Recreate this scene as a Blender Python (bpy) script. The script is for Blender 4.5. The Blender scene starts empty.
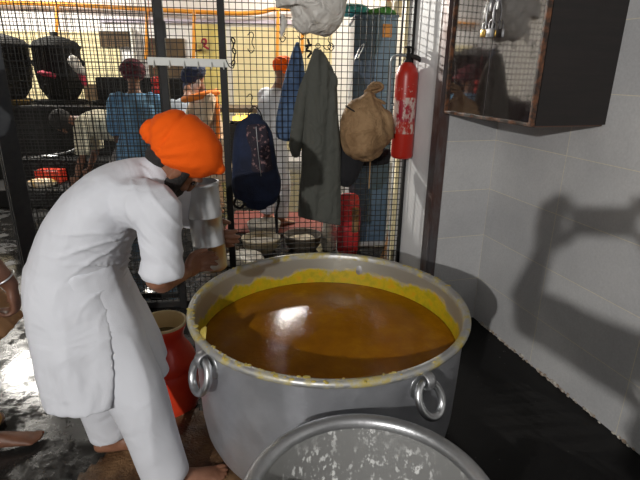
import bpy, bmesh, math, random
from mathutils import Vector, Matrix, noise
random.seed(7)
V = Vector
PI = math.pi
col = bpy.context.scene.collection
scn = bpy.context.scene

# ------------------------------------------------------------------ camera
F, CX, CY, H = 488.0, 320.0, 240.0, 1.58
Rm = Matrix(((1.0, 0.013, 0.0), (0.004, -0.327, 0.945), (0.013, -0.945, -0.327)))
CAM = V((0, 0, H))
_d = V((-19, 1410, F)).normalized()
_Y = (V((0, 0, 1)) - _d * _d.z).normalized()
_Z = -_d
_X = _Y.cross(_Z)
Rm = Matrix((_X, _Y, _Z))
cam = bpy.data.cameras.new('camera')
co = bpy.data.objects.new('camera', cam)
col.objects.link(co)
cam.sensor_fit = 'HORIZONTAL'
cam.sensor_width = 36
cam.lens = 36 * F / 640
cam.clip_start = 0.02
M3 = Rm @ Matrix(((1, 0, 0), (0, -1, 0), (0, 0, -1)))
co.matrix_world = Matrix.Translation(CAM) @ M3.to_4x4()
scn.camera = co

def ray(x, y): return Rm @ V(((x - CX) / F, (y - CY) / F, 1))
def aty(x, y, Y):
    r = ray(x, y); return CAM + r * (Y / r.y)
def atz(x, y, Z):
    r = ray(x, y); return CAM + r * ((Z - H) / r.z)

# fence plane
F0, F1 = V((-1.147, 3.06, 0)), V((0.57, 3.28, 0))
FD = (F1 - F0).normalized(); FN = V((FD.y, -FD.x, 0))       # towards camera
def fp(x, y, off=0.0):
    r = ray(x, y); p0 = F0 + FN * off
    return CAM + r * ((p0 - CAM).dot(FN) / r.dot(FN))
# right wall
COR = V((1.052, 2.98, 0)); WD = V((0.278, -0.961, 0)).normalized(); WN = V((-0.961, -0.278, 0)).normalized()

# ------------------------------------------------------------------ materials
MATS = {}
def mat(name, c=(.5, .5, .5), rough=.6, metal=0, noise_amt=0, noise_scale=8, bump=0, bump_scale=40, c2=None,
        rough2=None, emit=None, estr=0, spec=.5, sheen=0, coat=0, trans=0, alpha=1, thr=(.4, .6), stretch=None, wrinkle=0, wscale=6):
    if name in MATS: return MATS[name]
    m = bpy.data.materials.new(name); m.use_nodes = True; MATS[name] = m
    nt = m.node_tree; N = nt.nodes; L = nt.links
    b = N['Principled BSDF']
    b.inputs['Base Color'].default_value = (*c, 1)
    b.inputs['Roughness'].default_value = rough
    b.inputs['Metallic'].default_value = metal
    b.inputs['Specular IOR Level'].default_value = spec
    b.inputs['Sheen Weight'].default_value = sheen
    b.inputs['Coat Weight'].default_value = coat
    b.inputs['Transmission Weight'].default_value = trans
    b.inputs['Alpha'].default_value = alpha
    tc = N.new('ShaderNodeTexCoord')
    src = tc.outputs['Object']
    if stretch:
        mp = N.new('ShaderNodeMapping'); mp.inputs['Scale'].default_value = stretch
        L.new(src, mp.inputs['Vector']); src = mp.outputs[0]
    if c2 or rough2 is not None:
        n = N.new('ShaderNodeTexNoise'); n.inputs['Scale'].default_value = noise_scale; n.inputs['Detail'].default_value = 6
        n.inputs['Roughness'].default_value = .65
        L.new(src, n.inputs['Vector'])
        r = N.new('ShaderNodeValToRGB'); r.color_ramp.elements[0].position = thr[0]; r.color_ramp.elements[1].position = thr[1]
        L.new(n.outputs['Fac'], r.inputs[0])
        if c2:
            r.color_ramp.elements[0].color = (*c, 1); r.color_ramp.elements[1].color = (*c2, 1)
            L.new(r.outputs[0], b.inputs['Base Color'])
        if rough2 is not None:
            mr = N.new('ShaderNodeMapRange'); mr.inputs[1].default_value = thr[0]; mr.inputs[2].default_value = thr[1]
            mr.inputs[3].default_value = rough; mr.inputs[4].default_value = rough2
            L.new(n.outputs['Fac'], mr.inputs[0]); L.new(mr.outputs[0], b.inputs['Roughness'])
    last = None
    if wrinkle:
        n3 = N.new('ShaderNodeTexNoise'); n3.inputs['Scale'].default_value = wscale; n3.inputs['Detail'].default_value = 2
        n3.inputs['Distortion'].default_value = 1.2
        L.new(src, n3.inputs['Vector'])
        bw = N.new('ShaderNodeBump'); bw.inputs['Strength'].default_value = wrinkle; bw.inputs['Distance'].default_value = .05
        L.new(n3.outputs['Fac'], bw.inputs['Height']); last = bw
    if bump:
        n2 = N.new('ShaderNodeTexNoise'); n2.inputs['Scale'].default_value = bump_scale; n2.inputs['Detail'].default_value = 4
        L.new(src, n2.inputs['Vector'])
        bm_ = N.new('ShaderNodeBump'); bm_.inputs['Strength'].default_value = bump; bm_.inputs['Distance'].default_value = .01
        L.new(n2.outputs['Fac'], bm_.inputs['Height'])
        if last: L.new(last.outputs[0], bm_.inputs['Normal'])
        last = bm_
    if last: L.new(last.outputs[0], b.inputs['Normal'])
    if emit:
        b.inputs['Emission Color'].default_value = (*emit, 1); b.inputs['Emission Strength'].default_value = estr
    return m

mat('skin', (.20, .085, .045), .5, c2=(.26, .12, .07), noise_scale=12)
mat('skin_dark', (.11, .045, .024), .5, c2=(.16, .07, .04), noise_scale=12)
mat('beard', (.012, .010, .009), .8, bump=.6, bump_scale=200, stretch=(1, 1, .2))
mat('white_cotton', (.60, .61, .65), .9, sheen=.05, wrinkle=.35, wscale=5, bump=.1, bump_scale=250)
mat('orange_turban', (.82, .105, .004), .9, sheen=.0, spec=.2, bump=.2, bump_scale=300)
mat('steel', (.52, .53, .54), .33, .92, c2=(.40, .40, .41), rough2=.5, noise_scale=5, bump=.1, bump_scale=60)
mat('steel_bright', (.62, .63, .64), .30, 1, rough2=.4, noise_scale=9)
mat('black_iron', (.010, .010, .010), .55, .0, c2=(.028, .022, .018), noise_scale=14, rough2=.75, thr=(.5, .75), spec=.3)
mat('grey_paint', (.018, .021, .026), .5, .0, c2=(.03, .033, .036), noise_scale=20, rough2=.55)
mat('wire', (.010, .0095, .009), .6, spec=.25)
mat('soot', (.007, .0065, .0065), .8, c2=(.016, .015, .014), noise_scale=3, spec=.2)
mat('soot_wall', (.10, .06, .025), .8, c2=(.03, .02, .012), noise_scale=2.5, thr=(.4, .7))
mat('yellow_paint', (.78, .62, .18), .6, c2=(.6, .5, .2), noise_scale=2)
mat('cream_wall', (.80, .70, .42), .6, c2=(.72, .60, .34), noise_scale=1.2)
mat('orange_pipe', (.75, .30, .03), .45)
mat('red_plastic', (.62, .032, .012), .35, c2=(.70, .055, .018), noise_scale=4)
mat('cream_plastic', (.62, .48, .25), .5)
mat('red_paint', (.55, .03, .015), .35)
mat('sacking', (.37, .23, .115), .85, c2=(.22, .125, .055), noise_scale=6, bump=.5, bump_scale=120, wrinkle=.7, wscale=9)
mat('wet_sack', (.055, .027, .012), .45, c2=(.26, .145, .065), noise_scale=4, rough2=.75, bump=.6, bump_scale=90, thr=(.42, .68))
mat('coat_cloth', (.085, .088, .075), .9, wrinkle=.6, wscale=7, bump=.15, bump_scale=300)
mat('blue_cloth', (.10, .17, .30), .9, c2=(.05, .09, .18), noise_scale=7, wrinkle=.5, wscale=9)
mat('navy_cloth', (.007, .011, .030), .85, c2=(.013, .024, .065), noise_scale=5, bump=.4, bump_scale=120)
mat('black_cloth', (.008, .008, .010), .85, wrinkle=.3)
mat('white_plastic', (.66, .63, .58), .45, c2=(.50, .45, .38), noise_scale=7, wrinkle=.8, wscale=9, thr=(.5, .75))
mat('white_paint', (.75, .76, .72), .5)
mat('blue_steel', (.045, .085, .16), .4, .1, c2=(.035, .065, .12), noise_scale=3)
mat('grey_side', (.50, .52, .56), .4)
mat('trim_orange', (.22, .085, .035), .55, c2=(.03, .018, .013), noise_scale=22, thr=(.35, .55))
mat('rust_channel', (.16, .15, .155), .38, .6, c2=(.12, .07, .06), noise_scale=9, rough2=.6, stretch=(1, 1, .3))
mat('cabinet_side', (.010, .008, .007), .5, c2=(.016, .011, .010), noise_scale=3, stretch=(1, 1, 12))
mat('cabinet_under', (.10, .055, .04), .7)
mat('brass', (.45, .28, .06), .3, .8)
mat('lime', (.65, .63, .56), .8, c2=(.30, .22, .16), noise_scale=30)

def node_mat(name):
    m = bpy.data.materials.new(name); m.use_nodes = True; MATS[name] = m
    return m, m.node_tree.nodes, m.node_tree.links, m.node_tree.nodes['Principled BSDF']
def ramp(N, L, src, stops):
    r = N.new('ShaderNodeValToRGB')
    e = r.color_ramp.elements
    while len(e) < len(stops): e.new(.5)
    for i, (p, c) in enumerate(stops):
        e[i].position = p; e[i].color = (*c, 1) if len(c) == 3 else c
    L.new(src, r.inputs[0]); return r.outputs[0]
def nz(N, L, vec, scale, detail=5, rough=.6):
    n = N.new('ShaderNodeTexNoise'); n.inputs['Scale'].default_value = scale; n.inputs['Detail'].default_value = detail
    n.inputs['Roughness'].default_value = rough
    if vec: L.new(vec, n.inputs['Vector'])
    return n.outputs['Fac']
def mathn(N, L, op, a, b=None, clamp=False):
    n = N.new('ShaderNodeMath'); n.operation = op; n.use_clamp = clamp
    for i, v in enumerate((a, b)):
        if v is None: continue
        if isinstance(v, (int, float)): n.inputs[i].default_value = v
        else: L.new(v, n.inputs[i])
    return n.outputs[0]
def mixc(N, L, f, a, b):
    n = N.new('ShaderNodeMix'); n.data_type = 'RGBA'
    if isinstance(f, (int, float)): n.inputs[0].default_value = f
    else: L.new(f, n.inputs[0])
    for i, v in ((6, a), (7, b)):
        if isinstance(v, tuple): n.inputs[i].default_value = (*v, 1)
        else: L.new(v, n.inputs[i])
    return n.outputs[2]

# wall tiles: u = along wall, v = z, in a UV layer measured in metres
def tile_mat():
    m, N, L, b = node_mat('wall_tile')
    tc = N.new('ShaderNodeTexCoord')
    br = N.new('ShaderNodeTexBrick'); L.new(tc.outputs['UV'], br.inputs['Vector'])
    br.offset = 0; br.inputs['Scale'].default_value = 1
    br.inputs['Brick Width'].default_value = .6; br.inputs['Row Height'].default_value = .3
    br.inputs['Mortar Size'].default_value = .0022; br.inputs['Mortar Smooth'].default_value = .3
    br.inputs['Color1'].default_value = (.56, .56, .565, 1); br.inputs['Color2'].default_value = (.50, .50, .51, 1)
    br.inputs['Mortar'].default_value = (.74, .69, .56, 1)
    n1 = nz(N, L, tc.outputs['Object'], 90, 3); n2 = nz(N, L, tc.outputs['Object'], 2.2, 5)
    c = ramp(N, L, n1, [(.3, (.92, .92, .92)), (.7, (1.05, 1.05, 1.05))])
    c2 = ramp(N, L, n2, [(.3, (.86, .86, .86)), (.7, (1.08, 1.07, 1.05))])
    mx = N.new('ShaderNodeMix'); mx.data_type = 'RGBA'; mx.blend_type = 'MULTIPLY'; mx.inputs[0].default_value = 1
    L.new(br.outputs['Color'], mx.inputs[6]); L.new(c, mx.inputs[7])
    mx2 = N.new('ShaderNodeMix'); mx2.data_type = 'RGBA'; mx2.blend_type = 'MULTIPLY'; mx2.inputs[0].default_value = 1
    L.new(mx.outputs[2], mx2.inputs[6]); L.new(c2, mx2.inputs[7])
    L.new(mx2.outputs[2], b.inputs['Base Color'])
    b.inputs['Roughness'].default_value = .38
    b.inputs['Specular IOR Level'].default_value = .45
    bp = N.new('ShaderNodeBump'); bp.inputs['Strength'].default_value = .25; bp.inputs['Distance'].default_value = .002
    L.new(br.outputs['Fac'], bp.inputs['Height']); bp.invert = True
    L.new(bp.outputs[0], b.inputs['Normal'])
tile_mat()

def plaster_mat():
    m, N, L, b = node_mat('nook_plaster')
    tc = N.new('ShaderNodeTexCoord')
    n2 = nz(N, L, tc.outputs['Object'], 4, 6)
    c = ramp(N, L, n2, [(.3, (.58, .58, .59)), (.7, (.70, .70, .70))])
    L.new(c, b.inputs['Base Color']); b.inputs['Roughness'].default_value = .6
plaster_mat()

def floor_mat():
    m, N, L, b = node_mat('wet_stone')
    tc = N.new('ShaderNodeTexCoord'); o = tc.outputs['Object']
    n1 = nz(N, L, o, 3.0, 8, .65); n2 = nz(N, L, o, 60, 4)
    c = ramp(N, L, n1, [(.35, (.010, .010, .010)), (.7, (.028, .026, .024))])
    L.new(c, b.inputs['Base Color'])
    r = ramp(N, L, nz(N, L, o, 5.0, 8, .7), [(.44, (.07, .07, .07)), (.60, (.38, .38, .38))])
    L.new(r, b.inputs['Roughness'])
    bp = N.new('ShaderNodeBump'); bp.inputs['Strength'].default_value = .12; bp.inputs['Distance'].default_value = .004
    L.new(nz(N, L, o, 22, 5, .6), bp.inputs['Height']); L.new(bp.outputs[0], b.inputs['Normal'])
    m, N, L, b = node_mat('black_slab')
    tc = N.new('ShaderNodeTexCoord'); o = tc.outputs['Object']
    sp = ramp(N, L, nz(N, L, o, 45, 2, .5), [(.74, (0, 0, 0)), (.77, (1, 1, 1))])
    sp2 = ramp(N, L, nz(N, L, o, 3, 3, .5), [(.45, (0, 0, 0)), (.65, (1, 1, 1))])
    f = mathn(N, L, 'MULTIPLY', sp, sp2)
    L.new(mixc(N, L, f, (.0065, .006, .006), (.28, .27, .25)), b.inputs['Base Color'])
    b.inputs['Roughness'].default_value = .55; b.inputs['Specular IOR Level'].default_value = .25
floor_mat()

def pot_mats():
    m, N, L, b = node_mat('pot_inside')     # aluminium stained with turmeric above the soup line
    tc = N.new('ShaderNodeTexCoord'); o = tc.outputs['Object']
    sx = N.new('ShaderNodeSeparateXYZ'); L.new(o, sx.inputs[0])
    z = sx.outputs[2]
    n1 = nz(N, L, o, 7, 7, .7); n2 = nz(N, L, o, 26, 4, .6)
    # stain height threshold  .575 +- noise
    t = mathn(N, L, 'MULTIPLY', mathn(N, L, 'SUBTRACT', n1, .5), .20)
    h = mathn(N, L, 'SUBTRACT', mathn(N, L, 'ADD', .572, t), z)
    f = mathn(N, L, 'MULTIPLY', h, 45, True)
    ycol = ramp(N, L, n2, [(.35, (.36, .30, .012)), (.55, (.50, .36, .010)), (.75, (.60, .27, .008))])
    L.new(mixc(N, L, f, (.40, .39, .34), ycol), b.inputs['Base Color'])
    L.new(mathn(N, L, 'SUBTRACT', .6, f, True), b.inputs['Metallic'])
    b.inputs['Roughness'].default_value = .42
    m, N, L, b = node_mat('pot_outside')    # scratched grey aluminium, a few yellow dribbles
    tc = N.new('ShaderNodeTexCoord'); o = tc.outputs['Object']
    sx = N.new('ShaderNodeSeparateXYZ'); L.new(o, sx.inputs[0])
    mp = N.new('ShaderNodeMapping'); mp.inputs['Scale'].default_value = (22, 22, 1.6); L.new(o, mp.inputs['Vector'])
    d = nz(N, L, mp.outputs[0], 1.0, 3, .5)
    dr = ramp(N, L, d, [(.70, (0, 0, 0)), (.73, (1, 1, 1))])
    sp = ramp(N, L, nz(N, L, o, 30, 3), [(.55, (0, 0, 0)), (.62, (1, 1, 1))])
    f = mathn(N, L, 'MULTIPLY', dr, sp)
    base = ramp(N, L, nz(N, L, o, 5, 6, .65), [(.3, (.42, .43, .46)), (.7, (.55, .56, .59))])
    L.new(mixc(N, L, f, base, (.45, .36, .06)), b.inputs['Base Color'])
    b.inputs['Metallic'].default_value = .75; 
    L.new(ramp(N, L, nz(N, L, o, 9, 6, .7), [(.35, (.36, .36, .36)), (.7, (.55, .55, .55))]), b.inputs['Roughness'])
    mp2 = N.new('ShaderNodeMapping'); mp2.inputs['Scale'].default_value = (6, 6, 90); L.new(o, mp2.inputs['Vector'])
    bp = N.new('ShaderNodeBump'); bp.inputs['Strength'].default_value = .12; bp.inputs['Distance'].default_value = .002
    L.new(nz(N, L, mp2.outputs[0], 1, 3), bp.inputs['Height']); L.new(bp.outputs[0], b.inputs['Normal'])
    m, N, L, b = node_mat('rim_crust')
    tc = N.new('ShaderNodeTexCoord'); o = tc.outputs['Object']
    L.new(ramp(N, L, nz(N, L, o, 16, 5), [(.46, (.47, .47, .46)), (.58, (.42, .36, .16)), (.70, (.48, .34, .02))]), b.inputs['Base Color'])
    L.new(ramp(N, L, nz(N, L, o, 16, 5), [(.46, (.7, .7, .7)), (.56, (.0, .0, .0))]), b.inputs['Metallic'])
    b.inputs['Roughness'].default_value = .45
    m, N, L, b = node_mat('dal')
    tc = N.new('ShaderNodeTexCoord'); o = tc.outputs['Object']
    L.new(ramp(N, L, nz(N, L, o, 7, 7, .7), [(.3, (.23, .080, .002)), (.55, (.31, .118, .003)), (.75, (.42, .18, .004))]), b.inputs['Base Color'])
    b.inputs['Roughness'].default_value = .10; b.inputs['Specular IOR Level'].default_value = .22
    bp = N.new('ShaderNodeBump'); bp.inputs['Strength'].default_value = .6; bp.inputs['Distance'].default_value = .0022
    L.new(nz(N, L, o, 55, 3, .6), bp.inputs['Height']); L.new(bp.outputs[0], b.inputs['Normal'])
    m, N, L, b = node_mat('basin_inside')   # dull aluminium with dried rice starch
    tc = N.new('ShaderNodeTexCoord'); o = tc.outputs['Object']
    mp = N.new('ShaderNodeMapping'); mp.inputs['Scale'].default_value = (1, 1, .55); L.new(o, mp.inputs['Vector'])
    sp = ramp(N, L, nz(N, L, mp.outputs[0], 55, 4, .65), [(.54, (0, 0, 0)), (.60, (1, 1, 1))])
    bl = ramp(N, L, nz(N, L, o, 5, 3), [(.40, (0, 0, 0)), (.60, (1, 1, 1))])
    f = mathn(N, L, 'MULTIPLY', sp, bl)
    L.new(mixc(N, L, f, (.40, .40, .39), (.78, .78, .76)), b.inputs['Base Color'])
    L.new(mathn(N, L, 'SUBTRACT', .5, f, True), b.inputs['Metallic'])
    b.inputs['Roughness'].default_value = .42
    m, N, L, b = node_mat('cabinet_door')   # glossy dark laminate
    tc = N.new('ShaderNodeTexCoord'); o = tc.outputs['Object']
    mp = N.new('ShaderNodeMapping'); mp.inputs['Scale'].default_value = (14, 14, 1.2); L.new(o, mp.inputs['Vector'])
    L.new(ramp(N, L, nz(N, L, mp.outputs[0], 1, 5), [(.4, (.020, .014, .013)), (.7, (.045, .036, .036))]), b.inputs['Base Color'])
    L.new(ramp(N, L, nz(N, L, mp.outputs[0], 1.5, 5), [(.4, (.05, .05, .05)), (.7, (.13, .13, .13))]), b.inputs['Roughness'])
    b.inputs['Specular IOR Level'].default_value = 1.0; b.inputs['Coat Weight'].default_value = 1; b.inputs['Coat Roughness'].default_value = .05; b.inputs['Coat IOR'].default_value = 1.9
    m, N, L, b = node_mat('worn_red')       # extinguisher: red with a rubbed pale band
    tc = N.new('ShaderNodeTexCoord'); o = tc.outputs['Object']
    sx = N.new('ShaderNodeSeparateXYZ'); L.new(o, sx.inputs[0])
    z = sx.outputs[2]
    band = mathn(N, L, 'LESS_THAN', mathn(N, L, 'ABSOLUTE', mathn(N, L, 'SUBTRACT', z, .27)), .11)
    bandh = mathn(N, L, 'LESS_THAN', mathn(N, L, 'ABSOLUTE', mathn(N, L, 'SUBTRACT', z, .30)), .065)
    red = mixc(N, L, bandh, (.42, .018, .008), (.32, .010, .025))
    mp = N.new('ShaderNodeMapping'); mp.inputs['Scale'].default_value = (1, 1, .5); L.new(o, mp.inputs['Vector'])
    sp = ramp(N, L, nz(N, L, mp.outputs[0], 24, 5, .7), [(.45, (0, 0, 0)), (.54, (1, 1, 1))])
    f = mathn(N, L, 'MULTIPLY', sp, band)
    sp2 = ramp(N, L, nz(N, L, o, 50, 3, .7), [(.60, (0, 0, 0)), (.63, (1, 1, 1))])
    band2 = mathn(N, L, 'LESS_THAN', mathn(N, L, 'ABSOLUTE', mathn(N, L, 'SUBTRACT', z, .43)), .03)
    f2 = mathn(N, L, 'MAXIMUM', mathn(N, L, 'MULTIPLY', f, .8), mathn(N, L, 'MULTIPLY', sp2, band2))
    L.new(mixc(N, L, f2, red, (.62, .55, .48)), b.inputs['Base Color']); b.inputs['Roughness'].default_value = .35
    m, N, L, b = node_mat('back_tiles')
    tc = N.new('ShaderNodeTexCoord'); o = tc.outputs['Object']
    L.new(ramp(N, L, nz(N, L, o, .8, 4), [(.3, (.80, .78, .78)), (.7, (.86, .83, .80))]), b.inputs['Base Color'])
    b.inputs['Roughness'].default_value = .5
    m, N, L, b = node_mat('checked_cloth')
    tc = N.new('ShaderNodeTexCoord'); o = tc.outputs['Object']
    L.new(ramp(N, L, nz(N, L, o, 14, 3), [(.4, (.14, .34, .60)), (.6, (.22, .46, .72))]), b.inputs['Base Color'])
    b.inputs['Roughness'].default_value = .85
pot_mats()
mat('printed_cloth', (.018, .012, .022), .8, c2=(.30, .17, .17), noise_scale=38, thr=(.55, .62))
mat('ceiling_paint', (.25, .25, .25), .9); mat('dim_wall', (.2, .2, .2), .9)
def M(n): return MATS[n]

# ------------------------------------------------------------------ objects
def tag(o, label=None, cat=None, group=None, kind=None):
    if label: o['label'] = label
    if cat: o['category'] = cat
    if group: o['group'] = group
    if kind: o['kind'] = kind
    return o
def root_loc(o):
    l = V((0, 0, 0))
    while o: l = l + V(o.location); o = o.parent
    return l
def empty(name, loc, label, cat, group=None):
    o = bpy.data.objects.new(name, None); col.objects.link(o)
    o.location = loc; o.empty_display_size = .1
    return tag(o, label, cat, group)

class MB:
    def __init__(s): s.v = []; s.f = []; s.uv = {}
    def add(s, vs, fs):
        n = len(s.v); s.v += [V(p) for p in vs]; s.f += [tuple(i + n for i in f) for f in fs]; return s
    def box(s, c, size, ax=None, bevel=0):
        c = V(c); ax = ax or (V((1, 0, 0)), V((0, 1, 0)), V((0, 0, 1)))
        b = bmesh.new(); bmesh.ops.create_cube(b, size=1)
        for q in b.verts: q.co = V((q.co.x * size[0], q.co.y * size[1], q.co.z * size[2]))
        if bevel: bmesh.ops.bevel(b, geom=b.edges[:], offset=bevel, segments=2, affect='EDGES', profile=.5)
        b.verts.index_update()
        s.add([c + ax[0] * q.co.x + ax[1] * q.co.y + ax[2] * q.co.z for q in b.verts], [[q.index for q in f.verts] for f in b.faces])
        b.free(); return s
    def bar(s, a, b_, w, d=None, up=(0, 0, 1), bevel=0):
        a, b_ = V(a), V(b_); t = (b_ - a); L_ = t.length; t.normalize(); up = V(up)
        if abs(t.dot(up)) > .95: up = V((0, 1, 0))
        x = t.cross(up).normalized(); y = x.cross(t)
        return s.box((a + b_) / 2, (w, L_, d or w), (x, t, y), bevel)
    def loft(s, path, radii, side=(0, 1, 0), n=16, cap=True, sub=0, closed=False, fn=None):
        path = [V(p) for p in path]
        radii = [(r, r) if isinstance(r, (int, float)) else r for r in radii]
        if sub:
            np_, nr = [], []
            for i in range(len(path) - 1):
                p0, p1, p2, p3 = path[max(i - 1, 0)], path[i], path[i + 1], path[min(i + 2, len(path) - 1)]
                r0, r1, r2, r3 = radii[max(i - 1, 0)], radii[i], radii[i + 1], radii[min(i + 2, len(path) - 1)]
                for k in range(sub):
                    t = k / sub
                    h = lambda a, b, c, d: .5 * (2 * b + (c - a) * t + (2 * a - 5 * b + 4 * c - d) * t * t + (3 * b - a - 3 * c + d) * t ** 3)
                    np_.append(V([h(p0[j], p1[j], p2[j], p3[j]) for j in range(3)]))
                    nr.append(tuple(max(.0005, h(r0[j], r1[j], r2[j], r3[j])) for j in range(2)))
            np_.append(path[-1]); nr.append(radii[-1]); path, radii = np_, nr
        m = len(path); side = V(side); vs = []; fs = []
        for i, p in enumerate(path):
            if closed: t = path[(i + 1) % m] - path[i - 1]
            else: t = path[min(i + 1, m - 1)] - path[max(i - 1, 0)]
            t.normalize()
            sd = side - t * side.dot(t)
            if sd.length < .05: sd = t.orthogonal()
            sd.normalize(); nn = t.cross(sd)
            for k in range(n):
                a = 2 * PI * k / n
                rs = 1 if not fn else fn(i / (m - 1), a)
                vs.append(p + sd * math.cos(a) * radii[i][0] * rs + nn * math.sin(a) * radii[i][1] * rs)
        for i in range(m if closed else m - 1):
            for k in range(n):
                j = (i + 1) % m
                fs.append((i * n + k, i * n + (k + 1) % n, j * n + (k + 1) % n, j * n + k))
        if cap and not closed:
            for e, i in ((-1, 0), (1, m - 1)):
                t = (path[min(i + 1, m - 1)] - path[max(i - 1, 0)]).normalized() * e
                r = min(radii[i]); base = i * n; prev = list(range(base, base + n))
                if cap == 'flat':
                    vs.append(path[i].copy())
                    for k in range(n):
                        f = (base + k, base + (k + 1) % n, len(vs) - 1)
                        fs.append(f if e > 0 else f[::-1])
                    continue
                for q in (.5, .85):
                    st = len(vs)
                    ca = math.sqrt(1 - q * q)
                    for k in range(n): vs.append(path[i] + (vs[base + k] - path[i]) * ca + t * r * q)
                    cur = list(range(st, st + n))
                    for k in range(n):
                        f = (prev[k], prev[(k + 1) % n], cur[(k + 1) % n], cur[k])
                        fs.append(f if e > 0 else f[::-1])
                    prev = cur
                vs.append(path[i] + t * r)
                for k in range(n):
                    f = (prev[k], prev[(k + 1) % n], len(vs) - 1)
                    fs.append(f if e > 0 else f[::-1])
        # consistent outward orientation is restored in build()
        return s.add(vs, fs)
    def ell(s, c, r, ax=None, n=20, m=12):
        c = V(c); ax = ax or (V((1, 0, 0)), V((0, 1, 0)), V((0, 0, 1))); r = (r, r, r) if isinstance(r, (int, float)) else r
        vs = [c + ax[2] * r[2]]; fs = []
        for i in range(1, m):
            ph = PI * i / m
            for k in range(n):
                a = 2 * PI * k / n
                vs.append(c + ax[0] * r[0] * math.sin(ph) * math.cos(a) + ax[1] * r[1] * math.sin(ph) * math.sin(a) + ax[2] * r[2] * math.cos(ph))
        vs.append(c - ax[2] * r[2])
        for k in range(n): fs.append((0, 1 + k, 1 + (k + 1) % n))
        for i in range(m - 2):
            for k in range(n):
                a, b_ = 1 + i * n + k, 1 + i * n + (k + 1) % n
                fs.append((a, a + n, b_ + n, b_))
        e = len(vs) - 1
        for k in range(n): fs.append((e, 1 + (m - 2) * n + (k + 1) % n, 1 + (m - 2) * n + k))
        return s.add(vs, fs)
    def lathe(s, c, prof, n=64, ax=None, a0=0, a1=2 * PI):
        """prof: list of (r, z)"""
        c = V(c); ax = ax or (V((1, 0, 0)), V((0, 1, 0)), V((0, 0, 1)))
        full = abs(a1 - a0 - 2 * PI) < 1e-6
        vs = []; fs = []; m = len(prof); cnt = n if full else n + 1
        for r, z in prof:
            for k in range(cnt):
                a = a0 + (a1 - a0) * k / n
                vs.append(c + ax[0] * r * math.cos(a) + ax[1] * r * math.sin(a) + ax[2] * z)
        for i in range(m - 1):
            for k in range(n):
                k2 = (k + 1) % cnt
                fs.append((i * cnt + k, i * cnt + k2, (i + 1) * cnt + k2, (i + 1) * cnt + k))
        return s.add(vs, fs)
    def torus(s, c, R, r, ax, n=40, m=12, sq=1):
        c = V(c); vs = []; fs = []
        for i in range(n):
            a = 2 * PI * i / n; d = ax[0] * math.cos(a) + ax[1] * math.sin(a) * sq
            for k in range(m):
                b_ = 2 * PI * k / m
                vs.append(c + d * R + d.normalized() * r * math.cos(b_) + ax[2] * r * math.sin(b_))
        for i in range(n):
            for k in range(m):
                fs.append((i * m + k, ((i + 1) % n) * m + k, ((i + 1) % n) * m + (k + 1) % m, i * m + (k + 1) % m))
        return s.add(vs, fs)
    def tube(s, path, r, n=8, sub=0): return s.loft(path, [r] * len(path), side=(.31, .22, .9), n=n, sub=sub)
    def build(s, name, m, parent=None, smooth=True, voxel=0, relax=0, disp=None, solid=0, uvfn=None, subsurf=0, recalc=True, weld=True):
        me = bpy.data.meshes.new(name)
        b = bmesh.new()
        vv = [b.verts.new(p) for p in s.v]
        for f in s.f:
            try: b.faces.new([vv[i] for i in f])
            except ValueError: pass
        if weld: bmesh.ops.remove_doubles(b, verts=b.verts[:], dist=1e-5)
        if recalc: bmesh.ops.recalc_face_normals(b, faces=b.faces[:])
        b.to_mesh(me); b.free()
        o = bpy.data.objects.new(name, me)
        col.objects.link(o)
        mods = False
        if voxel:
            md = o.modifiers.new('r', 'REMESH'); md.mode = 'VOXEL'; md.voxel_size = voxel; mods = True
            if relax: sm = o.modifiers.new('s', 'SMOOTH'); sm.iterations = relax; sm.factor = .5
        if solid: sd = o.modifiers.new('so', 'SOLIDIFY'); sd.thickness = solid; sd.offset = 0; mods = True
        if subsurf: su = o.modifiers.new('su', 'SUBSURF'); su.levels = su.render_levels = subsurf; mods = True
        if mods:
            dg = bpy.context.evaluated_depsgraph_get(); dg.update()
            me2 = bpy.data.meshes.new_from_object(o.evaluated_get(dg))
            o.modifiers.clear(); o.data = me2; bpy.data.meshes.remove(me); me = me2; me.name = name
        if disp:
            ns = [v.normal.copy() for v in me.vertices]
            for v, q in zip(me.vertices, ns): v.co = v.co + disp(v.co, q)
        off = root_loc(parent) if parent else None
        if off is None:
            xs = [v.co for v in me.vertices]
            off = V(((min(p.x for p in xs) + max(p.x for p in xs)) / 2, (min(p.y for p in xs) + max(p.y for p in xs)) / 2, min(p.z for p in xs)))
            o.location = off
        if uvfn:
            uv = me.uv_layers.new(name='UVMap')
            for l in me.loops: uv.data[l.index].uv = uvfn(me.vertices[l.vertex_index].co)
        for v in me.vertices: v.co = v.co - off
        if parent: o.parent = parent
        for p in me.polygons: p.use_smooth = smooth
        me.materials.clear()
        for q in (m if isinstance(m, list) else [m]): me.materials.append(M(q) if isinstance(q, str) else q)
        me.update()
        return o
def autosmooth(o, ang=40):
    me = o.data
    b = bmesh.new(); b.from_mesh(me)
    for e in b.edges:
        e.smooth = not (len(e.link_faces) == 2 and e.calc_face_angle(0) > math.radians(ang))
    b.to_mesh(me); b.free(); return o
def struct(mb, name, m, **k):
    o = mb.build(name, m, **k); o['kind'] = 'structure'; return o
Z3 = V((0, 0, 1))

# ------------------------------------------------------------------ the room
FL = V((-4.6, 0, 0))
mb = MB().box((-1.2, 2.6, -.05), (12, 13.2, .1)); struct(mb, 'floor', 'wet_stone', smooth=False)
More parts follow.
